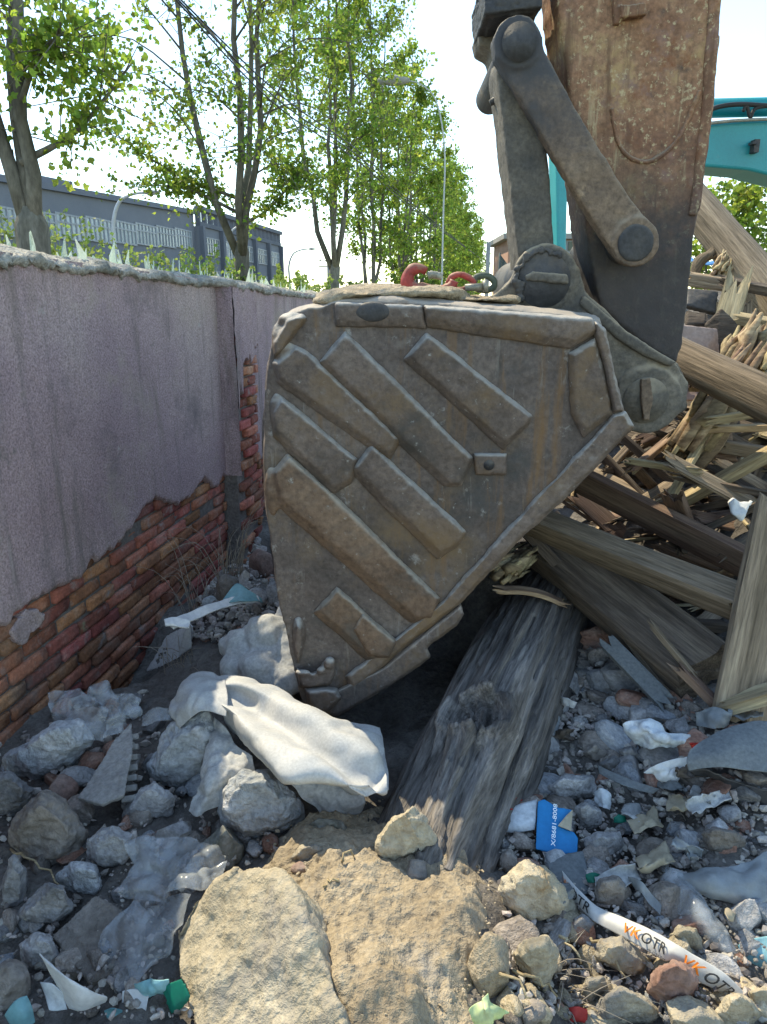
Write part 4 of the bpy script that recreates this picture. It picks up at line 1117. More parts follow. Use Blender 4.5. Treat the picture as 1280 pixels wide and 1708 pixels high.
ostone([(0,1290),(13,1287),(33,1297),(57,1320),(46,1343),(20,1372),(-20,1372),(-20,1300)], 'concrete', "round grey stone cut by the left edge above the big brown boulder", 12)
ostone([(15,1386),(43,1343),(69,1318),(85,1323),(121,1356),(144,1392),(138,1425),(112,1450),(85,1460),(30,1446),(14,1420)], 'brownstone', "big brown-grey boulder with a peaked top near the left edge", 13)
ostone([(203,1363),(236,1317),(259,1305),(295,1330),(285,1363),(240,1378),(215,1375)], 'concrete', "pointed grey stone right of the slanted tile", 16)
ostone([(241,1277),(262,1241),(295,1202),(344,1186),(369,1212),(364,1251),(321,1317),(312,1333),(285,1323),(246,1304)], 'bluestone', "large pale boulder with a rough face left of the white sack", 17)
ostone([(362,1353),(369,1320),(405,1287),(444,1286),(474,1304),(503,1330),(510,1363),(484,1392),(438,1418),(408,1412),(382,1389)], 'bluestone', "largest round pale boulder directly below the white sack", 18)
ostone([(144,1402),(187,1377),(223,1392),(228,1420),(215,1450),(165,1460),(142,1440)], 'concrete', "grey stone right of the big brown boulder", 19)
ostone([(92,1462),(118,1436),(161,1443),(174,1482),(161,1502),(131,1502),(105,1489)], 'bluestone', "pale rounded stone below the big brown boulder", 20)
ostone([(0,1520),(7,1466),(23,1426),(46,1449),(43,1512),(20,1525)], 'concrete', "tall grey stone at the left edge below the brown boulder", 21)
ostone([(15,1538),(79,1472),(108,1479),(121,1518),(85,1557),(56,1561)], 'concrete', "slanted grey concrete lump under the pale rounded stone", 22)
ostone([(30,1577),(62,1554),(85,1564),(98,1597),(79,1626),(39,1626)], 'concrete', "flat faced grey lump above the white paper cone", 23)
ostone([(500,1382),(530,1367),(570,1370),(586,1392),(575,1408),(530,1405)], 'mossstone', "dark mossy stone at the back of the dirt mound", 28)
ostone([(480,1435),(500,1412),(530,1408),(548,1420),(535,1443),(500,1448)], 'yellowstone', "rounded sandy stone just above the big yellow slab", 29)
ostone([(625,1412),(655,1365),(690,1343),(712,1365),(730,1408),(700,1440),(668,1460),(640,1462),(630,1440)], 'yellowstone', "sunlit pointed stone standing on the dirt mound with a dark face", 31)
ostone([(834,1484),(849,1455),(874,1439),(910,1448),(938,1477),(960,1520),(949,1545),(917,1556),(881,1549),(842,1520)], 'yellowstone', "large pale sunlit stone right of the dirt mound", 33)
ostone([(949,1560),(956,1534),(971,1525),(992,1541),(989,1567),(971,1577)], 'concrete', "grey rounded stone under the upper end of the printed tape", 34)
ostone([(854,1592),(874,1567),(913,1560),(931,1585),(924,1631),(913,1667),(895,1656),(880,1624)], 'yellowstone', "tan stone with a forked foot below the large pale stone", 35)
ostone([(989,1595),(1000,1567),(1035,1563),(1064,1585),(1086,1603),(1086,1628),(1064,1638),(1028,1617)], 'yellowstone', "sandy stone just below the first words on the printed tape", 36)
ostone([(1077,1653),(1093,1617),(1125,1602),(1154,1615),(1168,1640),(1147,1685),(1125,1696),(1100,1681)], 'pinkstone', "speckled pinkish stone below the second words on the printed tape", 37)
ostone([(1114,1560),(1132,1545),(1161,1548),(1179,1584),(1175,1600),(1143,1590)], 'yellowstone', "bright yellow topped stone above the printed tape", 38)
ostone([(991,1484),(1000,1466),(1032,1461),(1053,1484),(1053,1520),(1039,1527),(992,1513)], 'brownstone', "grey-brown cube of stone between the tape and the green scrap", 39)
ostone([(975,1400),(995,1387),(1035,1388),(1045,1410),(1030,1438),(1000,1440),(980,1425)], 'concrete', "grey stone just right of the blue card", 40)
ostone([(1170,1390),(1190,1380),(1235,1390),(1245,1405),(1230,1425),(1200,1440),(1178,1420)], 'brownstone', "squarish grey stone at the right below the mossy branch", 41)
ostone([(960,1346),(978,1337),(1003,1353),(1005,1378),(985,1395),(966,1385)], 'concrete', "grey stone leaning behind the blue card", 42)
ostone([(917,1313),(942,1292),(992,1295),(996,1324),(953,1346),(928,1331)], 'concrete', "flat speckled concrete piece behind the blue card", 43)
ostone([(971,1256),(992,1238),(1017,1252),(1021,1263),(992,1277)], 'brownstone', "brown broken stone left of the crumpled white plastic", 44)
ostone([(1032,1252),(1053,1245),(1082,1263),(1071,1281),(1043,1274)], 'concrete', "cracked stone below the crumpled white plastic", 45)
ostone([(1193,1692),(1211,1664),(1233,1655),(1258,1671),(1272,1696),(1240,1720),(1200,1720)], 'yellowstone', "sunlit stone at the bottom right corner", 46)
ostone([(969,1656),(978,1631),(1007,1628),(1014,1646),(989,1689)], 'yellowstone', "yellowish upright stone left of the speckled pinkish stone", 47)
ostone([(989,1696),(1000,1664),(1035,1649),(1079,1667),(1107,1692),(1100,1720),(990,1720)], 'yellowstone', "pale cracked block at the bottom below the yellowish upright stone", 48)
ostone([(1000,1274),(1025,1260),(1046,1274),(1053,1292),(1021,1295)], 'concrete', "grey chipped stone below the brown broken stone on the right", 71)
ostone([(1247,1653),(1275,1645),(1300,1650),(1300,1690),(1255,1690)], 'yellowstone', "sandy stone cut by the right edge near the bottom", 72)

# the big yellow slab in the foreground
def slab(name, pts, th, material, label, cat, tilt=None, voxel=.007, amp=.012, freq=7, side=(0, 0, 0), seed=0, amp2=.003, smooth=2):
    mb = MB(); top = [G(u, v, z) for u, v, z in pts]
    cx = sum(top, Vector()) / len(top)
    low = [p + Vector(side) + (cx - p) * .06 - Vector((0, 0, th)) for p in top]
    mb.prism(top, low)
    v, f = remesh(mb, voxel, smooth, amp, freq, seed, amp2, 38)
    return obj(name, v, f, material, label=label, cat=cat)
slab("stone_slab", [(284,1552,.13),(318,1502,.18),(380,1460,.26),(428,1442,.30),(466,1456,.31),(500,1498,.31),(510,1545,.30),(545,1602,.28),(568,1680,.25),(590,1780,.2),(340,1800,.08),(306,1660,.10)], .17, M['yellowstone'],
     "big flat sunlit yellow slab left of the dirt mound", "stone", side=(.075, .03, 0), seed=3, amp=.034, freq=4.2, amp2=.0042, voxel=.006, smooth=1)
slab("roof_tile", [(128,1330,.13),(150,1300,.145),(190,1235,.18),(220,1202,.20),(222,1250,.185),(208,1325,.155),(170,1342,.14)], .02, M['slabgrey'], "flat grey pointed tile slanting below the crumpled clear bag", "tile", voxel=.004, amp=.002, freq=12)
mb = MB()
for i in range(7):
    p = G(216 + i * .8, 1332 - i * 17, .10 + i * .012); mb.box(p, .045, .02, .03, Matrix.Rotation(.25, 3, 'Z') @ Matrix.Rotation(.9, 3, 'X'))
mb.box(G(219, 1285, .10), .03, .16, .02, Matrix.Rotation(.1, 3, 'Z'))
v, f = remesh(mb, .004, 1, .001, 20); obj("ridged_tile", v, f, M['slabgrey'], label="narrow ridged strip of tile along the right side of the flat pointed tile", cat="tile")
slab("concrete_sheet", [(85,1560,.06),(160,1490,.10),(245,1540,.08),(232,1610,.05),(150,1640,.03)], .025, M['brownstone'], "flat brown-grey slab under the clear plastic film with white flecks", "slab", voxel=.005, amp=.003)

# scattered rubble
ZL = [(0,1250),(110,1190),(230,1160),(300,1180),(470,1320),(470,1430),(420,1450),(300,1500),(290,1600),(320,1708),(0,1708)]
ZR = [(850,1300),(880,1180),(960,1080),(1040,1090),(1190,1160),(1280,1190),(1280,1708),(850,1708),(840,1560),(830,1440)]
ZB = [(300,1060),(350,980),(430,900),(450,940),(485,1080),(420,1100)]
ZU = [(900,1130),(960,1080),(1180,1150),(1240,1190),(1100,1210),(930,1230)]
qs = random.Random(77)
PROTO = []
for i in range(16):
    a, f = rock(200 + i, 3, qs.choice([5, 6, 7, 9]), .10, .58); PROTO.append((a, f))
meshes = {}
def small(u, v, wpx, mk_, label, group, asp=None):
    b = ground(u, v); k = px(b); r = wpx * k / 2
    i = qs.randrange(len(PROTO))
    key = (i, mk_)
    if key not in meshes:
        meshes[key] = mesh_data("stone", PROTO[i][0], PROTO[i][1]); meshes[key].materials.append(M['r_' + mk_])
    o = bpy.data.objects.new("rubble_stone", meshes[key]); COL.objects.link(o)
    o.location = b + Vector((0, 0, r * qs.uniform(.0, .45)))
    o.rotation_euler = (qs.uniform(0, 6.3), qs.uniform(-.4, .4), qs.uniform(0, 6.3))
    o.scale = (r * qs.uniform(.85, 1.3), r * qs.uniform(.6, 1.0), r * qs.uniform(.45, .85))
    tags(o, label, "stone", group)
names = {'concrete': 'grey', 'bluestone': 'pale grey', 'brownstone': 'brown-grey', 'pinkstone': 'reddish', 'yellowstone': 'sunlit yellow'}
def scatter(zone, n, wlo, whi, mats, where, sunny=None):
    c = 0
    us = [p[0] for p in zone]; vs = [p[1] for p in zone]
    while c < n:
        u, v = qs.uniform(min(us), max(us)), qs.uniform(min(vs), max(vs))
        if not in_zone(u, v, zone): continue
        mk_ = qs.choice(mats)
        if sunny and v > sunny(u) and qs.random() < .65: mk_ = 'yellowstone'  # stones past the shadow edge turn yellow, sunlight put into their colour
        small(u, v, wlo + (whi - wlo) * qs.random() ** 1.8, mk_, "%s piece of broken rubble %s" % (names[mk_], where), "%s rubble %s" % (names[mk_], where)); c += 1
scatter(ZL, 84, 24, 66, ['concrete', 'concrete', 'bluestone', 'brownstone', 'pinkstone'], "in the shade between the wall and the yellow slab")
scatter(ZR, 180, 28, 80, ['concrete', 'concrete', 'concrete', 'brownstone', 'brownstone', 'pinkstone', 'pinkstone', 'bluestone'], "between the log and the right edge", lambda u: 1440 + (u - 830) * .45)
scatter(ZU, 26, 20, 50, ['concrete', 'brownstone'], "under the dark half log")
scatter(ZB, 26, 14, 34, ['concrete', 'brownstone', 'pinkstone'], "between the wall and the bucket")
# gravel and crumbs: uncountable
def chips(name, zones, n, lo_, hi_, mt, seed):
    q = random.Random(seed); mb = MB(); bv, bf = ico(1); c = 0; bv = [Vector(x) for x in bv]
    while c < n:
        z = q.choice(zones); us = [p[0] for p in z]; vs = [p[1] for p in z]
        u, v = q.uniform(min(us), max(us)), q.uniform(min(vs), max(vs))
        if not in_zone(u, v, z): continue
        b = ground(u, v); r = (lo_ + (hi_ - lo_) * q.random() ** 2.5) * px(b) / 2
        R = Matrix.Rotation(q.uniform(0, 6.3), 3, 'Z') @ Matrix.Rotation(q.uniform(0, 6.3), 3, 'X')
        s = (q.uniform(.7, 1.3), q.uniform(.5, 1), q.uniform(.35, .8))
        n1, n2 = Vector((q.gauss(0, 1), q.gauss(0, 1), q.gauss(0, 1))).normalized(), Vector((q.gauss(0, 1), q.gauss(0, 1), q.gauss(0, 1))).normalized()
        vv = []
        for p in bv:
            x = p - n1 * max(0, p.dot(n1) - .45); x = x - n2 * max(0, x.dot(n2) - .4)
            vv.append(b + Vector((0, 0, .02 + r * .2)) + R @ Vector((x.x * s[0] * r, x.y * s[1] * r, x.z * s[2] * r)))
        mb.add(vv, bf); c += 1
    return obj(name, mb.v, mb.f, M[mt], kind='stuff', smooth=False)
chips("gravel", [[(1270,900),(1700,900),(1700,1700),(1270,1700)], ZL, ZR, ZR, ZR, ZU, ZB], 7000, 6, 24, 'gravel', 5)
chips("dirt_crumbs", [[(440,1400),(640,1340),(740,1390),(830,1480),(820,1650),(790,1708),(590,1708),(500,1600)]], 900, 3, 13, 'sand', 6)

# ---------------------------------------------------------------- sacks, bags, sheets
def net(rows): return [[G(u, v, z) for (u, v, z) in r] for r in rows]
sk = sheet("woven_sack", net([
 [(350,1130,.33),(400,1128,.35),(470,1150,.34),(560,1196,.33),(610,1212,.31),(636,1222,.28)],
 [(346,1142,.37),(400,1140,.39),(470,1168,.39),(556,1216,.38),(620,1250,.35),(644,1262,.30)],
 [(348,1160,.35),(396,1168,.345),(452,1205,.335),(540,1265,.33),(600,1300,.30),(646,1300,.30)],
 [(352,1170,.36),(385,1180,.39),(440,1222,.40),(520,1268,.385),(586,1312,.34),(646,1330,.26)],
 [(366,1182,.32),(395,1215,.36),(440,1262,.375),(486,1300,.36),(545,1300,.315),(600,1330,.25)],
 [(388,1222,.25),(418,1262,.29),(462,1296,.31),(482,1306,.31),(520,1296,.27),(580,1328,.22)]]), M['sack'], 90, 64, .010, 5, 3, .002, .022,
 label="white woven plastic sack draped in folds from the boulders to the tip of the bucket", cat="sack")
sheet("sack_flap", net([[(560,1200,.29),(600,1206,.28),(634,1214,.27)],[(590,1240,.3),(620,1240,.29),(642,1260,.26)],[(600,1290,.28),(625,1300,.27),(648,1318,.24)]]), M['sack'], 24, 24, .008, 8, 5, .003, parent=sk)
sheet("sack_end", net([[(285,1165,.30),(300,1140,.33),(330,1118,.36),(372,1122,.365)],[(282,1190,.29),(310,1170,.36),(340,1150,.39),(380,1160,.385)],[(300,1215,.27),(320,1195,.33),(345,1185,.36),(378,1196,.35)]]), M['sack'], 30, 30, .012, 10, 8, .002, .012, parent=sk)
sheet("sack_cloth", net([[(362,1200,.28),(378,1215,.29),(392,1238,.28),(420,1262,.26)],[(345,1250,.24),(365,1260,.26),(390,1275,.25),(425,1285,.22)],[(325,1310,.19),(345,1318,.21),(370,1310,.21),(410,1300,.19)],[(312,1352,.14),(330,1362,.14),(355,1350,.15),(395,1330,.15)]]), M['sackgrey'], 36, 36, .016, 10, 4, .003, .02,
 label="grey dirty cloth hanging between the two large pale boulders", cat="cloth")
sheet("sack_cloth", net([[(480,1300,.26),(540,1290,.26),(600,1310,.24)],[(500,1330,.2),(550,1330,.21),(610,1340,.18)],[(535,1362,.14),(565,1362,.14),(600,1356,.13)]]), M['sackgrey'], 30, 24, .016, 10, 6, .003, .02,
 label="shaded grey cloth under the front fold of the white sack", cat="cloth")
# lumpy filled sack behind
mb = MB()
for (u, v, y, r) in [(410,1080,2.62,.095),(450,1060,2.6,.10),(395,1110,2.55,.07),(440,1115,2.5,.10),(480,1090,2.55,.09),(478,1130,2.45,.08),(425,1060,2.68,.07),(385,1075,2.66,.05)]:
    mb.ball(P(u, v, y), (r, r, r * .85), 3)
mb.tube([P(470, 1075, 2.62), P(472, 1030, 2.68), P(468, 1005, 2.72)], [.07, .035, .012], 12)
mb.tube([P(484, 1140, 2.44), P(488, 1090, 2.5), P(478, 1045, 2.6)], [.06, .055, .03], 12)
v, f = remesh(mb, .008, 4, .020, 8, 3, .005, 24)
obj("filled_sack", v, f, M['sackgrey'], label="lumpy pale sack stuffed with rubble behind the white sack, against the bucket", cat="sack")
# crumpled clear bag by the wall
bag = sheet("clear_bag", net([
 [(84,1158,.20),(120,1146,.24),(150,1140,.25),(180,1136,.26),(225,1160,.22)],
 [(80,1190,.17),(122,1170,.22),(160,1165,.26),(200,1158,.26),(232,1175,.21)],
 [(76,1225,.13),(120,1200,.20),(165,1195,.24),(205,1190,.23),(228,1195,.18)],
 [(110,1240,.12),(140,1235,.17),(175,1225,.20),(205,1222,.18),(215,1212,.16)]]), M['film'], 80, 60, .03, 8, 6, .002, .07,
 label="crumpled clear plastic bag lying at the foot of the brick wall", cat="plastic bag")
sheet("plastic_strip", net([[(236,1196,.2),(262,1180,.24),(292,1186,.24)],[(240,1212,.18),(265,1205,.21),(294,1200,.2)]]), M['film'], 24, 12, .015, 14, 4, .002, .01, label="small scrap of clear film left of the large pale boulder", cat="plastic scrap")
sheet("clear_film", net([
 [(214,1406,.14),(250,1398,.16),(300,1398,.16),(350,1396,.16),(380,1412,.15)],
 [(212,1450,.13),(255,1440,.17),(300,1435,.18),(340,1440,.18),(376,1450,.15)],
 [(196,1492,.11),(250,1500,.13),(290,1490,.17),(330,1485,.19),(350,1480,.18)]]), M['film'], 80, 54, .018, 9, 12, .0015, .05,
 label="bluish clear plastic film spread over the stones above the yellow slab", cat="plastic film")
sheet("clear_film", net([
 [(230,1490,.12),(262,1492,.15),(290,1488,.16),(318,1490,.18)],
 [(170,1545,.09),(220,1545,.12),(260,1540,.14),(292,1548,.16)],
 [(152,1600,.07),(200,1600,.09),(245,1600,.11),(285,1590,.12)],
 [(155,1640,.05),(200,1648,.06),(222,1650,.07),(255,1615,.09)]]), M['film'], 60, 60, .014, 6, 15, .0015, .035,
 label="long sheet of clear film hanging down the left side of the yellow slab", cat="plastic film")
# fibre sheet and cyan sheet by the wall
board("fibre_sheet", [(243,1120),(276,1060),(316,1040),(322,1044),(318,1080),(296,1098),(262,1116)], [2.92,2.95,2.9,2.88,2.86,2.86,2.9], .008, M['ac_sheet'], "broken grey fibre sheet leaning at the foot of the wall below the pale strip", "sheet")
board("fibre_sheet", [(306,1056),(318,1040),(320,1080),(296,1098)], [2.8,2.8,2.78,2.8], .008, M['ac_sheet'], "small folded flap of fibre sheet right of the broken grey sheet", "sheet")
sheet("fibre_strip", net([[(276,1040,.36),(330,1016,.37),(380,1000,.37),(430,994,.37)],[(290,1048,.35),(335,1030,.35),(385,1012,.35),(434,1004,.35)]]), M['white'], 30, 8, .012, 12, 3, .006, label="long pale strip bridging from the wall to the bucket over a dark hollow", cat="strip")
sheet("fibre_strip", net([[(274,1034,.38),(296,1030,.38),(318,1036,.37)],[(276,1044,.37),(298,1046,.36),(316,1048,.36)]]), M['white'], 14, 8, .012, 14, 5, .008, label="crumpled white tip at the left end of the long pale strip", cat="scrap")
sheet("cyan_sheet", net([[(372,1000,.37),(396,976,.4),(420,990,.38),(436,1000,.35)],[(376,1006,.36),(400,1002,.38),(424,1004,.36),(438,1006,.34)]]), M['cyan'], 20, 10, .01, 10, 8, .003, label="pale cyan sheet folded into a peak beside the bucket", cat="sheet")
board("fibre_chip", [(396,966),(408,950),(418,958),(414,980),(398,980)], [3.1,3.1,3.1,3.05,3.05], .01, M['slabgrey'], "pale broken chip standing up behind the cyan sheet", "chip")
a, b = B2(205, 1215, 2.55, 300, 1110, 2.95); beam("rusty_strip", a, b, .05, .012, M['darkwood'], "dark strip lying in the hollow by the wall behind the clear bag", "strip", roll=.5)
# papers, cone
sheet("paper_cone", net([[(66,1590,.17),(90,1615,.16),(122,1640,.15)],[(72,1600,.165),(110,1630,.17),(150,1652,.14)],[(96,1640,.11),(130,1660,.13),(178,1660,.11)],[(118,1680,.06),(140,1682,.08),(176,1668,.08)]]), M['white'], 24, 24, .004, 9, 3, .003, label="white sheet rolled into a cone near the bottom left corner", cat="paper")
sheet("paper_flap", net([[(70,1636,.1),(88,1640,.11),(104,1656,.1)],[(76,1660,.07),(92,1664,.08),(108,1672,.07)],[(84,1684,.05),(98,1684,.05),(112,1684,.05)]]), M['bluewhite'], 14, 14, .01, 9, 7, .002, label="pale greenish scrap of paper left of the white cone", cat="paper")
sheet("paper_flap", net([[(10,1690,.08),(28,1668,.11),(44,1660,.11)],[(20,1704,.06),(38,1690,.09),(52,1684,.08)],[(30,1720,.04),(46,1712,.05),(58,1704,.05)]]), M['cyan'], 12, 12, .006, 9, 2, .003, label="pale blue scrap in the bottom left corner", cat="scrap")
sheet("paper_flap", net([[(206,1652,.08),(228,1650,.09),(248,1662,.08)],[(208,1676,.05),(228,1680,.06),(242,1700,.04)]]), M['white'], 12, 12, .008, 9, 9, .003, label="white torn chip beside the cyan bag at the bottom left", cat="scrap")
sheet("cyan_bag", net([[(222,1644,.10),(250,1634,.13),(282,1634,.13)],[(224,1656,.08),(252,1652,.11),(284,1650,.10)],[(236,1666,.06),(256,1664,.07),(284,1660,.07)]]), M['cyan'], 22, 16, .012, 14, 3, .003, .012, label="crumpled cyan plastic bag left of the green card", cat="plastic bag")
sheet("cyan_bag", net([[(176,1684,.06),(190,1680,.07),(204,1684,.06)],[(180,1698,.04),(192,1696,.05),(206,1702,.04)]]), M['cyan'], 12, 10, .012, 14, 5, .003, label="small cyan wrapper under the white cone", cat="wrapper")
mb = MB(); t_ = [G(u, v, z) for u, v, z in [(276,1640,.12),(306,1630,.14),(322,1660,.12),(292,1680,.09)]]
mb.prism(t_, [p + Vector((-.012, 0, -.028)) for p in t_]); v, f = remesh(mb, .004, 1, .0015, 20); obj("green_card", v, f, M['green'], label="small dark green card box beside the yellow slab", cat="box")
# scraps on the right
mb = MB()
bp = [(897,1336,.20),(908,1332,.205),(930,1346,.195),(955,1350,.19),(943,1366,.18),(931,1378,.17),(957,1388,.165),(964,1398,.155),(963,1424,.13),(930,1425,.13),(893,1416,.14)]
t_ = [G(u, v, z) for u, v, z in bp]
mb.prism(t_, [p + Vector((.002, .004, -.007)) for p in t_]); v, f = remesh(mb, .003, 1, .0015, 15)
card = obj("blue_card", v, f, M['blue'], label="torn bright blue card with a column of white print lying on grey rubble", cat="card")
mb = MB(); t2 = [G(u, v, z) for u, v, z in [(931,1377,.178),(945,1360,.189),(956,1350,.196),(953,1386,.172)]]
mb.prism(t2, [p + Vector((.001, .003, -.004)) for p in t2]); mb.build("card_fold", M['cardback'], card, smooth=False)
def text_mesh(body, size=1.0):
    cu = bpy.data.curves.new("t", 'FONT'); cu.body = body; cu.size = size; cu.resolution_u = 3; cu.offset = .012 * size
    o = bpy.data.objects.new("t", cu); COL.objects.link(o)
    bpy.context.view_layer.update()
    m = bpy.data.meshes.new_from_object(o.evaluated_get(bpy.context.evaluated_depsgraph_get()))
    v = [x.co.copy() for x in m.vertices]; f = [tuple(p.vertices) for p in m.polygons]
    bpy.data.objects.remove(o); bpy.data.curves.remove(cu); bpy.data.meshes.remove(m)
    return v, f
c0, cx_, cy_ = G(922, 1412, .149), None, None
ex = (G(926, 1342, .199) - G(922, 1412, .149)).normalized(); nn = (t_[10] - t_[0]).cross(t_[8] - t_[0]).normalized(); nn = nn if nn.z > 0 else -nn
ey = nn.cross(ex).normalized()
v, f = text_mesh("X/8681-8008", .0165)
ln = max(p.x for p in v); L_ = (G(926, 1342, .199) - c0).length
obj("print", [c0 + ex * (p.x * L_ / ln) + ey * (p.y - .006) + nn * .004 for p in v], f, M['ink_white'], card, smooth=False)
def scrap(nm, rows, mt, label, cat, nu=18, nv=12, amp=.012, freq=14, seed=1, th=.003, cr_=.01, **k):
    return sheet(nm, net(rows), M[mt], nu, nv, amp, freq, seed, th, cr_, label=label, cat=cat, **k)
scrap("red_scrap", [[(832,1338,.16),(850,1328,.19),(872,1334,.17)],[(836,1356,.14),(852,1352,.17),(868,1348,.15)]], 'red', "red plastic scrap beside the lower right side of the log", "scrap")
scrap("paper_scrap", [[(826,1374,.15),(855,1348,.17),(896,1334,.19)],[(830,1380,.14),(862,1376,.16),(894,1366,.17)],[(834,1386,.13),(860,1388,.14),(892,1384,.15)]], 'bluewhite', "curved pale sheet left of the blue card", "sheet", amp=.003, cr_=0)
scrap("grey_shingle", [[(908,1424,.14),(940,1424,.15),(972,1420,.15)],[(920,1460,.13),(948,1456,.14),(980,1450,.13)],[(940,1500,.11),(962,1496,.12),(986,1490,.11)]], 'greyboard', "grey ribbed sheet running down from the blue card to the tape", "sheet", amp=.004, cr_=0)
scrap("green_scrap", [[(980,1460,.15),(990,1456,.16),(1004,1460,.15)],[(980,1472,.14),(992,1472,.15),(1002,1468,.14)]], 'green', "small green scrap left of the grey-brown cube of stone", "scrap", 10, 8)
scrap("white_plastic", [[(1040,1206,.30),(1070,1198,.33),(1110,1214,.32),(1150,1226,.29)],[(1044,1222,.27),(1080,1222,.32),(1115,1232,.31),(1150,1240,.27)],[(1070,1246,.23),(1090,1250,.26),(1118,1248,.26),(1140,1254,.23)]], 'bluewhite', "crumpled white plastic on the rubble below the dark half log", "plastic scrap", 34, 24, .02, 14, 3)
scrap("white_plastic", [[(1072,1286,.24),(1110,1270,.27),(1146,1262,.27)],[(1096,1296,.22),(1122,1290,.25),(1146,1270,.25)],[(1108,1316,.18),(1120,1314,.19),(1134,1290,.21)]], 'white', "crumpled white tissue above the mossy branch", "tissue", 24, 20, .02, 16, 6)
scrap("white_plastic", [[(990,1322,.17),(1004,1316,.19),(1018,1324,.18)],[(992,1344,.14),(1006,1346,.16),(1018,1352,.14)]], 'bluewhite', "small pale tissue right of the blue card", "tissue", 14, 14, .014, 20, 8)
scrap("white_plastic", [[(928,1162,.25),(946,1166,.27),(962,1170,.26)],[(930,1174,.22),(948,1180,.24),(960,1182,.23)]], 'white', "small bunched white rag near the right side of the log", "rag", 16, 10, .014, 20, 9)
scrap("grey_strip", [[(998,1276,.2),(1040,1296,.2),(1100,1316,.2)],[(1000,1290,.18),(1042,1312,.19),(1090,1324,.18)]], 'greyboard', "narrow dull strip lying between the two crumpled white plastics", "strip", 20, 8, .004, 10, 2, .003, 0)
scrap("felt_sheet", [[(1150,1252,.34),(1200,1222,.37),(1250,1204,.39),(1310,1206,.40)],[(1146,1270,.32),(1200,1254,.36),(1252,1244,.37),(1310,1246,.37)],[(1150,1284,.30),(1200,1280,.33),(1250,1286,.33),(1310,1292,.33)]], 'greyboard', "large smooth grey felt sheet at the right edge above the mossy branch", "sheet", 40, 26, .008, 6, 4, .005, 0)
scrap("felt_edge", [[(1150,1286,.28),(1190,1290,.29),(1230,1304,.27),(1300,1320,.28)],[(1160,1296,.24),(1200,1304,.24),(1240,1330,.22),(1300,1350,.22)]], 'grease', "black torn edge hanging under the grey felt sheet", "sheet", 30, 12, .015, 12, 6, .004, .01)
scrap("red_scrap", [[(1152,1244,.3),(1166,1240,.31),(1180,1244,.31)],[(1154,1252,.28),(1168,1252,.29),(1180,1254,.29)]], 'red', "pinkish red scrap tucked under the left corner of the grey felt sheet", "scrap", 10, 6)
scrap("red_scrap", [[(1198,1312,.22),(1210,1308,.24),(1222,1314,.23)],[(1200,1326,.2),(1212,1326,.21),(1222,1330,.2)]], 'red', "red net scrap under the black torn edge at the right", "scrap", 12, 8, .012, 24)
scrap("plastic_strip", [[(1104,1450,.16),(1118,1446,.18),(1130,1452,.18)],[(1118,1500,.15),(1148,1490,.19),(1172,1494,.18)],[(1150,1550,.13),(1180,1540,.17),(1208,1548,.15)],[(1190,1590,.11),(1212,1588,.13),(1232,1592,.12)]], 'film', "clear plastic strip twisting down right to the end of the tape", "plastic strip", 26, 50, .012, 12, 5, .0015, .012)
scrap("plastic_strip", [[(1108,1450,.17),(1170,1452,.2),(1230,1440,.22),(1310,1400,.25)],[(1110,1460,.16),(1170,1470,.2),(1230,1476,.21),(1310,1450,.23)],[(1120,1468,.15),(1180,1496,.17),(1240,1510,.18),(1310,1500,.19)]], 'filmgrey', "wide grey plastic film stretched to the right edge above the twisting strip", "plastic film", 46, 24, .016, 9, 8, .0015, .02)
scrap("plastic_strip", [[(1046,1462,.17),(1070,1470,.19),(1104,1510,.15)],[(1048,1476,.15),(1074,1494,.17),(1100,1526,.13)]], 'filmgrey', "grey folded film right of the grey-brown cube of stone", "plastic film", 26, 14, .012, 12, 4, .002, .01)
scrap("plastic_strip", [[(1160,1190,.33),(1190,1180,.36),(1222,1190,.36)],[(1160,1210,.29),(1190,1214,.32),(1216,1214,.31)]], 'filmgrey', "dull clear film at the foot of the upright plank", "plastic film", 24, 14, .016, 12, 9, .002, .012)
scrap("plastic_strip", [[(880,1210,.18),(910,1190,.22),(936,1196,.21)],[(886,1240,.14),(912,1230,.18),(930,1226,.17)],[(896,1258,.12),(910,1256,.14),(924,1248,.14)]], 'filmgrey', "grey film crumpled against the right side of the log", "plastic film", 20, 20, .012, 12, 19, .002, .012)
scrap("teal_scrap", [[(1232,1576,.13),(1255,1566,.15),(1310,1556,.16)],[(1234,1596,.11),(1256,1598,.12),(1310,1600,.13)],[(1240,1612,.09),(1262,1612,.1),(1310,1626,.1)]], 'cyan', "dark stained pale blue scrap at the lower right edge", "scrap", 18, 14, .006, 10, 4, .004, .004)
scrap("lime_wrapper", [[(784,1690,.23),(800,1664,.26),(818,1660,.26)],[(790,1706,.2),(810,1690,.25),(830,1676,.24)],[(800,1724,.16),(826,1712,.2),(852,1690,.2)]], 'limeplastic', "pale green crumpled wrapper at the bottom edge right of the mound", "wrapper", 22, 22, .012, 14, 4, .002, .012)
scrap("red_scrap", [[(940,1684,.1),(960,1680,.12),(980,1684,.11)],[(940,1704,.08),(960,1706,.09),(980,1708,.08)]], 'red', "reddish scrap at the bottom edge below the sandy stones", "scrap", 10, 8, .004, 20)
scrap("green_scrap", [[(1024,1364,.16),(1032,1358,.17),(1042,1362,.16)],[(1024,1372,.15),(1034,1372,.15),(1042,1370,.15)]], 'green', "tiny dark green scrap right of the small pale tissue", "scrap", 8, 6)
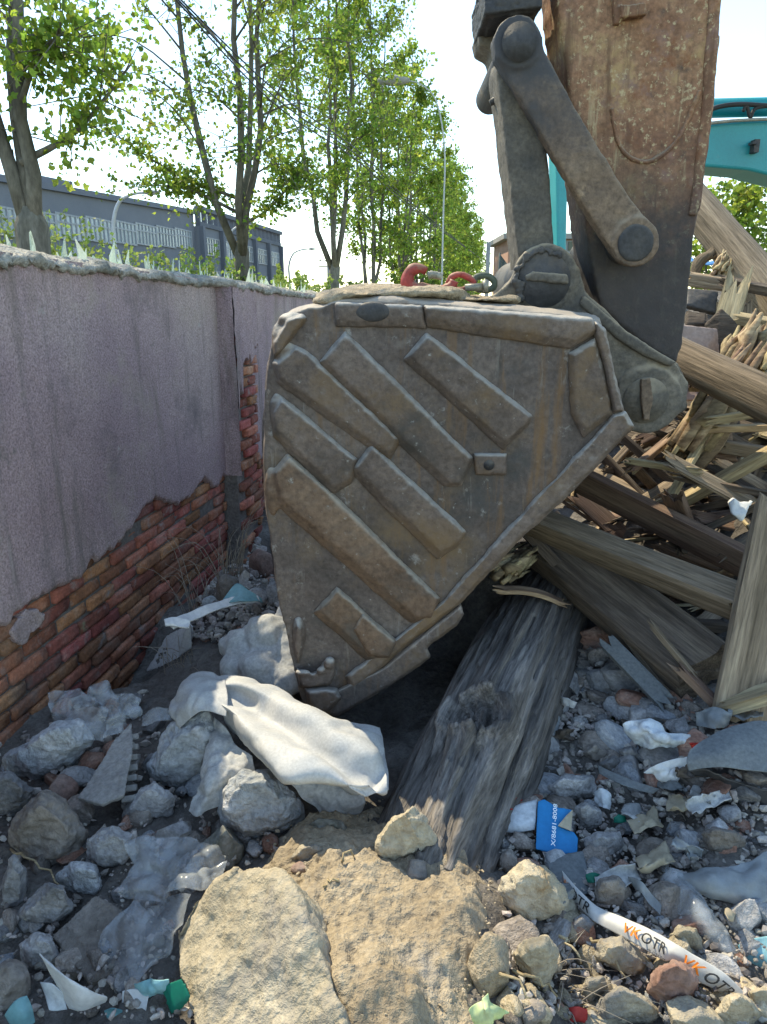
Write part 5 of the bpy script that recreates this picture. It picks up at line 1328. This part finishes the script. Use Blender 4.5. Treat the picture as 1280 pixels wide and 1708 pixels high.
for i in range(20):
    u, v = qs.uniform(860, 1270), qs.uniform(1120, 1560)
    if 850 < u < 1010 and 1300 < v < 1460: u += 190
    z0 = H(*ground(u, v).xy) + qs.uniform(.03, .07); w_ = qs.uniform(14, 34); h_ = qs.uniform(6, 16); t = qs.uniform(-.6, .6)
    rows = []
    for b_ in (-1, 0, 1):
        rows.append([(u + a_ * w_ - b_ * h_ * t, v + b_ * h_ + a_ * w_ * t, z0 + .03 * qs.uniform(-1, 1)) for a_ in (-1, 0, 1)])
    nm, mt = qs.choice([('grey', 'greyboard'), ('grey', 'filmgrey'), ('tan', 'cardback'), ('dull', 'sackgrey'), ('dark', 'darkwood')])
    scrap("litter_scrap", rows, mt, "%s torn scrap of litter among the rubble right of the log" % nm, "litter", 14, 10, .014, 16, i, .002, .02, group="%s litter scraps right of the log" % nm)
# printed tape across the stones
up_ = [(938,1452,.15),(966,1484,.15),(998,1512,.15),(1046,1533,.17),(1084,1550,.18),(1115,1567,.18),(1142,1583,.18),(1206,1621,.16),(1245,1658,.13),(1290,1700,.11)]
lw_ = [(944,1488,.12),(962,1508,.12),(990,1536,.13),(1030,1558,.14),(1070,1580,.15),(1106,1602,.15),(1126,1606,.15),(1168,1640,.13),(1216,1664,.11),(1270,1706,.09)]
mid_ = [((a[0] + b[0]) / 2, (a[1] + b[1]) / 2, (a[2] + b[2]) / 2 + .006) for a, b in zip(up_, lw_)]
tnet = net([up_, mid_, lw_])
tape = sheet("printed_tape", tnet, M['tape'], 90, 10, .003, 10, 2, .0012, .003, label="white tape printed with orange and black letters lying across the lower right stones", cat="tape")
def tape_text(body, s0, s1, t0, t1, mt, x0=0, x1=1):
    v, f = text_mesh(body, 1.0)
    xm = max(p.x for p in v); xn = min(p.x for p in v); ym = .72
    out = []
    for p in v:
        s = s0 + (s1 - s0) * (p.x - xn) / (xm - xn); t = t1 + (t0 - t1) * p.y / ym
        q0 = net_eval(tnet, s, t); n_ = (net_eval(tnet, s + .01, t) - net_eval(tnet, s - .01, t)).cross(net_eval(tnet, s, max(0, t - .05)) - net_eval(tnet, s, min(1, t + .05))).normalized()
        if n_.dot(CAM - q0) < 0: n_ = -n_
        out.append(q0 + n_ * .0075)
    obj("print", out, f, mt, tape, smooth=False)
tape_text("VK", .34, .425, .30, .66, M['ink_orange']); tape_text("OTR", .43, .56, .30, .66, M['ink_black'])
tape_text("VK OTR Tire", .47, .57, .76, .86, M['ink_black'])
tape_text("VK", .68, .75, .30, .68, M['ink_orange']); tape_text("OTR", .757, .87, .30, .68, M['ink_black'])
tape_text("VK", .01, .06, .3, .7, M['ink_orange']); tape_text("OTR", .07, .2, .3, .7, M['ink_black'])
# dry weeds by the wall, straw, twigs
def weed(name, u, v, n, hgt, spread, label, seed, mt='dryweed', rad=.0018, lean=(0, 0)):
    q = random.Random(seed); mb = MB(); b = ground(u, v)
    for i in range(n):
        a = q.uniform(0, 6.28); s = q.uniform(.2, 1) * spread; h = hgt * q.uniform(.5, 1.1)
        p0 = b + Vector((q.uniform(-.06, .06), q.uniform(-.06, .06), -.03))
        p1 = p0 + Vector((math.cos(a) * s * .4 + lean[0] * .5, math.sin(a) * s * .4 + lean[1] * .5, h * .7)); p2 = p0 + Vector((math.cos(a) * s + lean[0], math.sin(a) * s + lean[1], h * q.uniform(.5, 1)))
        pts = [spline([p0, p1, p2], k / 7) for k in range(8)]
        mb.tube(pts, [rad * (1.1 - k / 9) for k in range(8)], 4)
    return mb.build(name, M[mt], label=label, cat="weed")
weed("dry_weed", 385, 985, 34, .5, .4, "tangle of thin dry stems against the bricks left of the bucket", 1)
weed("dry_weed", 330, 1030, 16, .42, .35, "few thin bent dry stems leaning on the brick wall above the pale strip", 2)
weed("dry_weed", 300, 1110, 20, .16, .2, "wisp of dry roots in the dark hollow beside the sacks", 3)
weed("dry_weed", 900, 1640, 26, .10, .16, "dry grass stalks left of the sandy stones at the bottom", 5, lean=(.05, -.06))
weed("dry_weed", 1165, 1340, 40, .07, .1, "tuft of dead grass growing on the mossy branch", 6, rad=.0012)
weed("dry_weed", 1040, 1180, 30, .06, .08, "small green tuft of grass under the dark half log", 7, 'shrub', .0015)
weed("dry_weed", 1225, 1190, 22, .08, .1, "frayed fibres at the foot of the upright plank", 8)
q = random.Random(5)
for (u0, v0, u1, v1, lab) in [(985,1590,1040,1660,"bent twig lying under the first words of the tape"),(930,1590,965,1635,"short twig left of the bent twig under the tape"),(820,1650,880,1700,"yellow straw stalk beside the pale green wrapper"),(860,1655,930,1690,"pale straw stalk below the forked tan stone"),(568,1468,592,1452,"tiny twig lying on the dirt mound"),(540,1512,570,1500,"small dark twig on the dirt beside the yellow slab"),(20,1440,110,1505,"bent dry root across the left stones")]:
    a, b = ground(u0, v0) + Vector((0, 0, .05)), ground(u1, v1) + Vector((0, 0, .05))
    mb = MB(); pts = [a.lerp(b, k / 8) + Vector((q.gauss(0, .004), q.gauss(0, .004), q.gauss(0, .003) + .02 * math.sin(k / 8 * 3.1))) for k in range(9)]
    mb.tube(pts, [.004 * (1 - k * .06) for k in range(9)], 6, jit=.3); mb.build("twig", M['palewood'], label=lab, cat="twig")
# ---------------------------------------------------------------- trees along the road
def leafset(mb_v, mb_f, p, s, q):
    n = Vector((q.gauss(0, 1), q.gauss(0, 1), q.gauss(0, .8))).normalized()
    t = n.orthogonal().normalized(); t = Matrix.Rotation(q.uniform(0, 6.28), 3, n) @ t
    b = n.cross(t); k = len(mb_v)
    for (x, y, z) in ((0, 0, 0), (.42, .18, .08), (.52, .52, .1), (.22, .62, .02), (0, 1, -.05), (-.22, .62, .02), (-.52, .52, .1), (-.42, .18, .08)):
        mb_v.append(p + (b * x + t * y + n * z) * s)
    mb_f.append((k, k + 1, k + 2, k + 3, k + 4)); mb_f.append((k, k + 4, k + 5, k + 6, k + 7))
def make_tree(base, seed, height, fork, r0, crown_r, nleaf, lsize, stems=4, zc0=3.2, lean=.05, lowb=4, mass=1.0, zmax=None, stemdirs=None, extra=()):
    q = random.Random(seed); wood = MB(); LV, LF = [], []
    top = base + Vector((q.gauss(0, .04), q.gauss(0, .04), fork))
    wood.tube([base + Vector((0, 0, -.3)), base + Vector((q.gauss(0, .02), 0, fork * .5)), top, top + Vector((0, 0, .15))], [r0 * 1.15, r0, r0 * 1.12, r0 * .7], 12, jit=.18, seed=seed)
    twigs = []
    for k in range(stems):
        if stemdirs: dx, dy = stemdirs[k]
        else:
            a = 2 * math.pi * k / stems + q.uniform(-.5, .5); dx, dy = math.cos(a) * q.uniform(.5, 1), math.sin(a) * q.uniform(.5, 1)
        h = height * q.uniform(.82, 1.0); pts = []
        sp = crown_r * .42
        for i in range(11):
            t = i / 10; z = fork + (h - fork) * t
            o = sp * (1 - math.exp(-t * 5)) + .0
            pts.append(base + Vector((dx * o + q.gauss(0, .035), dy * o + q.gauss(0, .035), z)))
        pts[0] = top - Vector((0, 0, .1)) + Vector((dx, dy, 0)) * r0 * .4
        rr_ = [r0 * (.62 - .54 * (i / 10) ** .8) for i in range(11)]
        wood.tube(pts, rr_, 8, jit=.15, seed=seed + k)
        nb = int(12 * mass) + 4
        for j in range(nb):
            t = .05 + .93 * (j + q.random()) / nb
            c = spline(pts, t); z = c.z - base.z
            if z < zc0 - .3: continue
            if zmax and z > zmax: continue
            hh = (z - zc0) / max(.1, (height - zc0))
            R = crown_r * (max(.18, math.sin(min(1, max(0, .22 + hh * .9)) * math.pi * .92))) * q.uniform(.6, 1.15)
            a = math.atan2(dy, dx) + q.gauss(0, 1.0)
            up = q.uniform(.25, .8)
            d = Vector((math.cos(a), math.sin(a), up))
            end = c + d * R * .75 + Vector((0, 0, -.12 * R if hh < .25 else 0))
            m_ = c.lerp(end, .5) + Vector((0, 0, .12 * R))
            bp_ = [spline([c, m_, end], i / 6) for i in range(7)]
            wood.tube(bp_, [max(.006, r0 * .16 * (1 - i / 7.5)) for i in range(7)], 5)
            for i in range(int(5 * mass) + 3):
                tt = q.uniform(.3, 1.05); s_ = spline(bp_, min(1, tt))
                e = s_ + Vector((q.gauss(0, .26), q.gauss(0, .26), q.gauss(.03, .22))) * (crown_r / 1.5)
                wood.tube([s_, e], [.006, .003], 4, cap=False); twigs.append((s_, e))
    for (z0_, ex_, ey_, ez_) in extra:     # low side limbs
        c = top.lerp(base + Vector((0, 0, z0_)), 1.0); end = c + Vector((ex_, ey_, ez_)); m_ = c.lerp(end, .5) + Vector((0, 0, -.12 if ez_ > .6 else .12))
        bp_ = [spline([c, m_, end], i / 8) for i in range(9)]
        wood.tube(bp_, [r0 * .3 * (1 - i / 10) for i in range(9)], 6)
        for i in range(26):
            s_ = spline(bp_, q.uniform(.3, 1.0)); e = s_ + Vector((q.gauss(0, .3), q.gauss(0, .3), q.gauss(.08, .2)))
            wood.tube([s_, e], [.006, .003], 4, cap=False); twigs += [(s_, e)] * 2
    for i in range(nleaf):
        s_, e = q.choice(twigs); t = q.uniform(.05, 1.1)
        leafset(LV, LF, s_.lerp(e, t) + Vector((q.gauss(0, .075), q.gauss(0, .075), q.gauss(0, .075))), lsize * q.uniform(.6, 1.2), q)
    return wood, LV, LF
def tree_obj(base, label, args, group=None, leafmat='leaf', name="street_tree"):
    t = empty(name, base, label, "tree", group)
    wood, LV, LF = make_tree(base, *args[0:7], **args[7])
    wood.build("trunk", M['bark'], t)
    obj("crown", LV, LF, M[leafmat], t, smooth=False)
    return t
def row(d, off=4.0): return WD * d + WN * -off + Vector((0, 0, -.4))
tree_obj(row(5.9, 3.95), "nearest roadside tree with three thick grey stems at the upper left", (3, 7.4, 2.62, .115, 1.7, 4600, .062, dict(stems=3, zc0=4.0, lowb=2, stemdirs=[(-.34, .0), (-.03, .25), (.2, -.1)], mass=1.1, extra=[(3.1, .95, .1, .75), (3.4, .6, -.4, .5)])), "roadside trees beyond the wall")
tree_obj(row(11.1), "second roadside tree, wide leafy crown hanging low on its left side", (8, 9.5, 2.75, .105, 2.1, 12500, .066, dict(stems=4, zc0=4.0, mass=1.3, extra=[(3.5, -1.85, .1, .95), (3.3, -1.3, -.2, .35), (3.1, .95, .1, .75)])), "roadside trees beyond the wall")
tree_obj(row(17.4), "third roadside tree rising from behind the left end of the bucket top", (14, 11, 2.8, .11, 1.9, 11000, .08, dict(stems=4, zc0=4.1, mass=1.2)), "roadside trees beyond the wall")
tree_obj(row(22.9), "fourth roadside tree with several thin dark stems above the bucket", (15, 11.5, 1.4, .10, 1.8, 9500, .095, dict(stems=5, zc0=3.6, mass=1.0)), "roadside trees beyond the wall")
far = []
for i in range(3):
    far.append(tree_obj(row(29 + 6.2 * i), ["fifth tree of the roadside row, partly merged with its neighbours", "sixth tree of the roadside row, partly merged with its neighbours", "seventh tree of the roadside row, partly merged with its neighbours"][i],
        (31 + i, 11.2, 2.2, .11, 1.8, 7500, .125, dict(stems=4, zc0=2.4 - .3 * i, mass=.8)), "roadside trees beyond the wall"))
ordn = ["eighth", "ninth", "tenth", "eleventh", "twelfth", "thirteenth", "fourteenth", "fifteenth", "sixteenth"]
for i in range(9):
    src = far[i % 3]; c = src.copy(); COL.objects.link(c)
    c.location = row(48 + 6.6 * i); c.rotation_euler = (0, 0, 1.1 + i * 1.7); s = 1 + .08 * math.sin(i * 2.1); c.scale = (s, s, s)
    c["label"] = "%s tree of the receding roadside row, small in the distance" % ordn[i]
    for ch in src.children:
        k = ch.copy(); COL.objects.link(k); k.parent = c
# green weeds and young shrubs behind the wall
def shrub(base, seed, h, r, n, label, ls=.05, stems=14):
    q = random.Random(seed); wood = MB(); LV, LF = [], []
    for k in range(stems):
        a = q.uniform(0, 6.28); o = r * math.sqrt(q.random()); hh = h * q.uniform(.65, 1.05)
        p0 = base + Vector((math.cos(a) * o * .6, math.sin(a) * o * .6, 0)); p1 = base + Vector((math.cos(a) * o, math.sin(a) * o, hh))
        wood.tube([p0, p0.lerp(p1, .5), p1], [.008, .006, .002], 4)
        for i in range(n // stems):
            t = .35 + .65 * q.random() ** .8; w_ = .10 * (1.25 - t)
            leafset(LV, LF, p0.lerp(p1, t) + Vector((q.gauss(0, w_), q.gauss(0, w_), q.gauss(0, .03))), ls * q.uniform(.6, 1.3), q)
    t = empty("shrub", base, label, "shrub", "green shrubs behind the wall")
    wood.build("stems", M['shrub'], t); obj("foliage", LV, LF, M['shrub'], t, smooth=False)
def behind(u, v, d):
    """point at image column u standing d metres along the wall, on the ground behind it"""
    x = ray(u, v); s = d / (x.dot(WD)); p = CAM + x * s; return Vector((p.x, p.y, -.4)), p.z
SH = [(12,345,6.6,.4,"leafy shrub at the far left behind the wall"),(72,390,7.2,.25,"small shrub just right of the nearest tree trunk"),(118,358,7.6,.5,"largest bushy shrub behind the wall right of the nearest tree"),(200,412,8.6,.3,"low thin shrub at the foot of the curved street lamp"),(250,403,9.2,.4,"pale shrub in front of the left factory wing"),(290,408,9.6,.35,"slender shrub left of the pair by the second tree"),
      (335,412,10.4,.5,"bushy shrub left of the second tree"),(375,428,11,.4,"lower shrub just left of the second tree trunk"),(450,440,12.2,.5,"shrub just right of the second tree trunk"),(490,450,13.6,.5,"shrub halfway between the second and third trees"),(530,456,15,.6,"shrub just left of the third tree trunk"),(600,462,17,.6,"shrub seen above the left end of the bucket"),(690,470,22,1.0,"distant shrub above the red chain hook")]
for i, (u, v, d, r, lab) in enumerate(SH):
    b, zt = behind(u, v + 14, d)
    shrub(b, 50 + i, zt + .4, r * 1.1, 2600, lab, .042 + .005 * max(0, d - 7), 30)
# tree at the right behind the pile
b = P(1228, 330, 24); tree_obj(Vector((b.x, b.y, -.4)), "pale green round tree behind the wood pile at the right edge", (61, 5.6, 1.2, .12, 2.1, 4200, .17, dict(stems=5, zc0=1.6, mass=1.1)), None, 'leaf', "broadleaf_tree")
# ---------------------------------------------------------------- factory
def bx(mb, s0, s1, n0, n1, z0, z1):
    mb.prism([W(s0, n0, z0), W(s1, n0, z0), W(s1, n1, z0), W(s0, n1, z0)], [W(s0, n0, z1), W(s1, n0, z1), W(s1, n1, z1), W(s0, n1, z1)])
NF = -24.0
fac = empty("factory", W(55, NF, -.5), "long slate grey three storey factory with ribbon windows on the left skyline", "building")
def zr(s_): return 7.25 + .045 * (s_ - 30)
def slope(mb, s0, s1, n0, n1, a0, a1, b0, b1):
    mb.prism([W(s0, n0, a0), W(s1, n0, a1), W(s1, n1, a1), W(s0, n1, a0)], [W(s0, n0, b0), W(s1, n0, b1), W(s1, n1, b1), W(s0, n1, b0)])
mb = MB(); slope(mb, 24, 61, NF - 14, NF, -.5, -.5, zr(24), zr(61)); mb.build("wall", M['factory'], fac, smooth=False)
mb = MB(); slope(mb, 24, 61, NF - 14, NF + .25, zr(24), zr(61), zr(24) + .35, zr(61) + .35)
slope(mb, 41, 45, NF - 6, NF - 1, zr(41) + .35, zr(45) + .35, zr(41) + .9, zr(45) + .9)
mb.build("roof", M['factory_trim'], fac, smooth=False)
mb = MB(); bx(mb, 61, 84, NF - 12, NF + .4, -.5, 7.75); mb.build("wall", M['factory'], fac, smooth=False)
mb = MB()
bx(mb, 61, 84, NF + .1, NF + .55, 7.75, 8.1); bx(mb, 61, 84, NF + .1, NF + .75, 8.95, 9.3)
for i in range(18): s = 61 + i * (22.6 / 17); bx(mb, s, s + .36, NF + .12, NF + .5, 8.1, 8.95)
mb.build("parapet", M['factory_trim'], fac, smooth=False)
for i in range(6): s = 61 + i * 4.5; mb = MB(); bx(mb, s, s + .5, NF + .4, NF + .8, -.5, 7.75); mb.build("pilaster", M['factory_trim'], fac, smooth=False)
proto = {}
def window(s0, wd, z0, h, n, bars):
    key = (round(wd, 2), round(h, 2), bars)
    if key not in proto:
        a = MB()
        for i in range(bars + 1): x = -wd / 2 + wd * i / bars; a.prism([WD * (x - .05) + WN * 0 , WD * (x + .05), WD * (x + .05) + WN * .1, WD * (x - .05) + WN * .1], [WD * (x - .05) + Vector((0, 0, h)), WD * (x + .05) + Vector((0, 0, h)), WD * (x + .05) + WN * .1 + Vector((0, 0, h)), WD * (x - .05) + WN * .1 + Vector((0, 0, h))])
        for z in (0, h * .62, h - .1): a.prism([WD * (-wd / 2) + WN * .01 + Vector((0, 0, z)), WD * (wd / 2) + WN * .01 + Vector((0, 0, z)), WD * (wd / 2) + WN * .09 + Vector((0, 0, z)), WD * (-wd / 2) + WN * .09 + Vector((0, 0, z))], [WD * (-wd / 2) + WN * .01 + Vector((0, 0, z + .1)), WD * (wd / 2) + WN * .01 + Vector((0, 0, z + .1)), WD * (wd / 2) + WN * .09 + Vector((0, 0, z + .1)), WD * (-wd / 2) + WN * .09 + Vector((0, 0, z + .1))])
        m1_ = mesh_data("window", a.v, a.f, False); m1_.materials.append(M['frame'])
        b_ = MB(); b_.prism([WD * (-wd / 2), WD * (wd / 2), WD * (wd / 2) + WN * .04, WD * (-wd / 2) + WN * .04], [WD * (-wd / 2) + Vector((0, 0, h)), WD * (wd / 2) + Vector((0, 0, h)), WD * (wd / 2) + WN * .04 + Vector((0, 0, h)), WD * (-wd / 2) + WN * .04 + Vector((0, 0, h))])
        m2_ = mesh_data("pane", b_.v, b_.f, False); m2_.materials.append(M['pane'])
        proto[key] = (m1_, m2_)
    m1_, m2_ = proto[key]
    o = bpy.data.objects.new("window", m1_); COL.objects.link(o); o.parent = fac; o.location = W(s0 + wd / 2, n, z0) - fac.location
    p = bpy.data.objects.new("pane", m2_); COL.objects.link(p); p.parent = o
for z in (5.1, 1.75):
    for i in range(11): window(25 + i * 3.2, 3.1, z - .35 + .04 * (i * 3.2 - 5), 1.45, NF + .02, 6)
for z in (5.5, 2.8, .2):
    for i in range(5): window(61.8 + i * 4.5, 3.4, z, 1.5, NF + .42, 6)
mb = MB(); bx(mb, 41.6, 42.4, NF, NF + .4, 4.2, 4.75); mb.build("air_conditioner", M['frame'], fac, smooth=False)
mb = MB(); bx(mb, 47.8, 48.6, NF, NF + .4, 4.2, 4.75); mb.build("air_conditioner", M['frame'], fac, smooth=False)
# ---------------------------------------------------------------- lamps, poles, cables, fence
def lamp(base, h, arm, label, r=.07):
    t = empty("street_lamp", base, label, "street lamp", "curved street lamps")
    pts = [base, base + Vector((0, 0, h * .55)), base + Vector((0, 0, h * .78)), base + arm * .22 + Vector((0, 0, h * .93)), base + arm * .6 + Vector((0, 0, h * .985)), base + arm + Vector((0, 0, h * 1.0))]
    mb = MB(); mb.tube([spline(pts, i / 24) for i in range(25)], [r * (1 - .5 * i / 24) for i in range(25)], 10); mb.build("post", M['lamp'], t)
    d = arm.normalized(); mb = MB(); e = pts[-1]
    mb.tube([e - d * .1, e + d * .25, e + d * .7], [.05, .13, .07], 8); mb.build("lamp_head", M['roofgrey'], t)
b = P(192, 410, 36); lamp(Vector((b.x, b.y, -.45)), P(245, 320, 36).z + .45, Vector((1.55, .2, 0)), "curved street lamp standing before the left factory wing", .11)
b = P(483, 460, 80); lamp(Vector((b.x, b.y, -.45)), P(515, 415, 80).z + .45, Vector((2.1, .2, 0)), "small distant street lamp right of the factory", .13)
b = P(741, 300, 20); lamp(Vector((b.x, b.y, -.45)), P(690, 132, 20).z + .45, Vector((-1.0, .1, 0)), "tall curved street lamp rising through the far tree tops", .024)
b = P(380, 400, 46); lamp(Vector((b.x, b.y, -.45)), P(400, 376, 46).z + .45, Vector((.9, .2, 0)), "slim street lamp in front of the factory behind the second tree", .09)
mb = MB(); b = P(548, 470, 90); g = Vector((b.x, b.y, -.45)); mb.tube([g, g + Vector((0, 0, 7.3))], .14, 8)
for z in (6.2, 6.8): mb.box(g + Vector((0, 0, z)), 2.2, .15, .15)
for x in (-.9, 0, .9): mb.box(g + Vector((x, 0, 7.0)), .12, .12, .3)
mb.build("utility_pole", M['roofgrey'], label="tiny power pole with cross arms near the third tree", cat="pole")
for i, (a_, dz, lab) in enumerate([(0, 0, "upper black overhead cable crossing the tree crowns"), (1, -.12, "middle black overhead cable crossing the tree crowns"), (2, -.2, "lower black overhead cable crossing the tree crowns")]):
    p0, p1, p2 = P(262 + 4 * i, -40 + 7 * i, 4.6), P(610 - 3 * i, 262 + 6 * i, 15), P(800, 430, 60)
    pts = [Vector((0, 0, 0))] * 0
    ctrl = [p0, P(480 - 3 * i, 168 + 9 * i, 8.5), p1, P(700, 350 + 4 * i, 25), p2]
    mb = MB(); mb.tube([spline(ctrl, k / 60) for k in range(61)], [.005 + .010 * k / 60 for k in range(61)], 6)
    mb.build("overhead_cable", M['cable'], label=lab, cat="cable")
mb = MB(); b = P(814, 440, 26); g = Vector((b.x, b.y, -.4)); mb.tube([g, Vector((g.x, g.y, P(814, 404, 26).z))], .07, 8)
ft = mb.build("fence_post", M['roofgrey'], label="grey fence post standing behind the chain hook", cat="post")
mb = MB()
for k in range(24):
    u = 834 + k * .75; a_ = P(u, 424 + k * 1.0, 30 + k * .3); mb.tube([a_, Vector((a_.x, a_.y, -.3))], .012, 4)
for k in range(14):
    t = k / 13; a_ = P(834, 424 + t * 60, 30); c_ = P(852, 448 + t * 40, 37); mb.tube([a_, c_], .014, 4)
mb.tube([P(834, 422, 30), Vector((P(834, 422, 30).x, P(834, 422, 30).y, -.3))], .04, 6)
mb.build("wire_fence", M['mesh_green'], label="dark wire mesh fence panel between the post and the pink house", cat="fence")
hs_ = empty("pink_house", P(905, 470, 46), "small pink house with a flat grey roof behind the excavator links", "house")
def vbox(mb, u0, u1, v0, v1, y, d):
    a_, b_ = P(u0, v0, y), P(u1, v1, y)
    mb.box(((a_.x + b_.x) / 2, y + d / 2, (a_.z + b_.z) / 2), abs(b_.x - a_.x), d, abs(a_.z - b_.z))
mb = MB(); vbox(mb, 849, 1030, 398, 530, 46, 6); mb.build("wall", M['pinkwall'], hs_, smooth=False)
mb = MB(); vbox(mb, 841, 1040, 389, 398, 45.5, 7); mb.build("roof", M['roofgrey'], hs_, smooth=False)
mb = MB(); vbox(mb, 945, 961, 401, 424, 45.9, .2); wf = mb.build("window", M['frame'], hs_, smooth=False)
mb = MB(); vbox(mb, 949, 957, 403, 418, 45.8, .2); mb.build("pane", M['darkglass'], wf, smooth=False)
for v_ in (429, 437):
    mb = MB(); vbox(mb, 958, 980, v_, v_ + 4, 45.9, .2); mb.build("blue_stripe", M['signblue'], hs_, smooth=False)
# ---------------------------------------------------------------- turquoise excavator behind
te = empty("turquoise_excavator", P(1230, 450, 9), "turquoise excavator boom reaching across behind the rusty stick", "excavator")
yb = 9.0
def txt(pts, y0, y1, nm, mt='teal', bev=.03):
    mb = MB(); extr(mb, pts, y0, y1); o = mb.build(nm, M[mt], te, smooth=False)
    md = o.modifiers.new("bevel", 'BEVEL'); md.width = bev; md.segments = 3; md.limit_method = 'ANGLE'
    return o
txt([(955,100),(1040,150),(1182,205),(1280,198),(1420,215),(1560,330),(1560,440),(1430,340),(1330,304),(1250,284),(1180,278),(1060,270),(960,215)], yb, yb + .55, "boom")
txt([(926,40),(962,36),(972,120),(948,290),(945,420),(930,424),(928,290)], yb + .05, yb + .45, "stick")
mb = MB(); mb.tube([P(1130, 182, yb + .2), P(1300, 178, yb + .2), P(1420, 196, yb + .2)], [.10, .10, .09], 20); mb.build("boom_cylinder", M['teal'], te)
for i, (pts, r) in enumerate([([(1176,188),(1200,178),(1238,174),(1300,178)], .025), ([(1240,186),(1246,176),(1252,196),(1262,180),(1300,176)], .02), ([(1180,206),(1230,201),(1300,198)], .018)]):
    mb = MB(); q_ = [P(u, v, yb - .08) for u, v in pts]; mb.tube([spline(q_, k / 20) for k in range(21)], r, 8); mb.build("hydraulic_hose", M['cable'] if i < 2 else M['steel'], te)
mb = MB(); vbox(mb, 1260, 1266, 232, 254, yb - .1, .12); vbox(mb, 1256, 1264, 236, 240, yb - .14, .1); mb.build("bracket", M['grease'], te, smooth=False)
for o in SC.objects:
    if "_org" in o: del o["_org"]
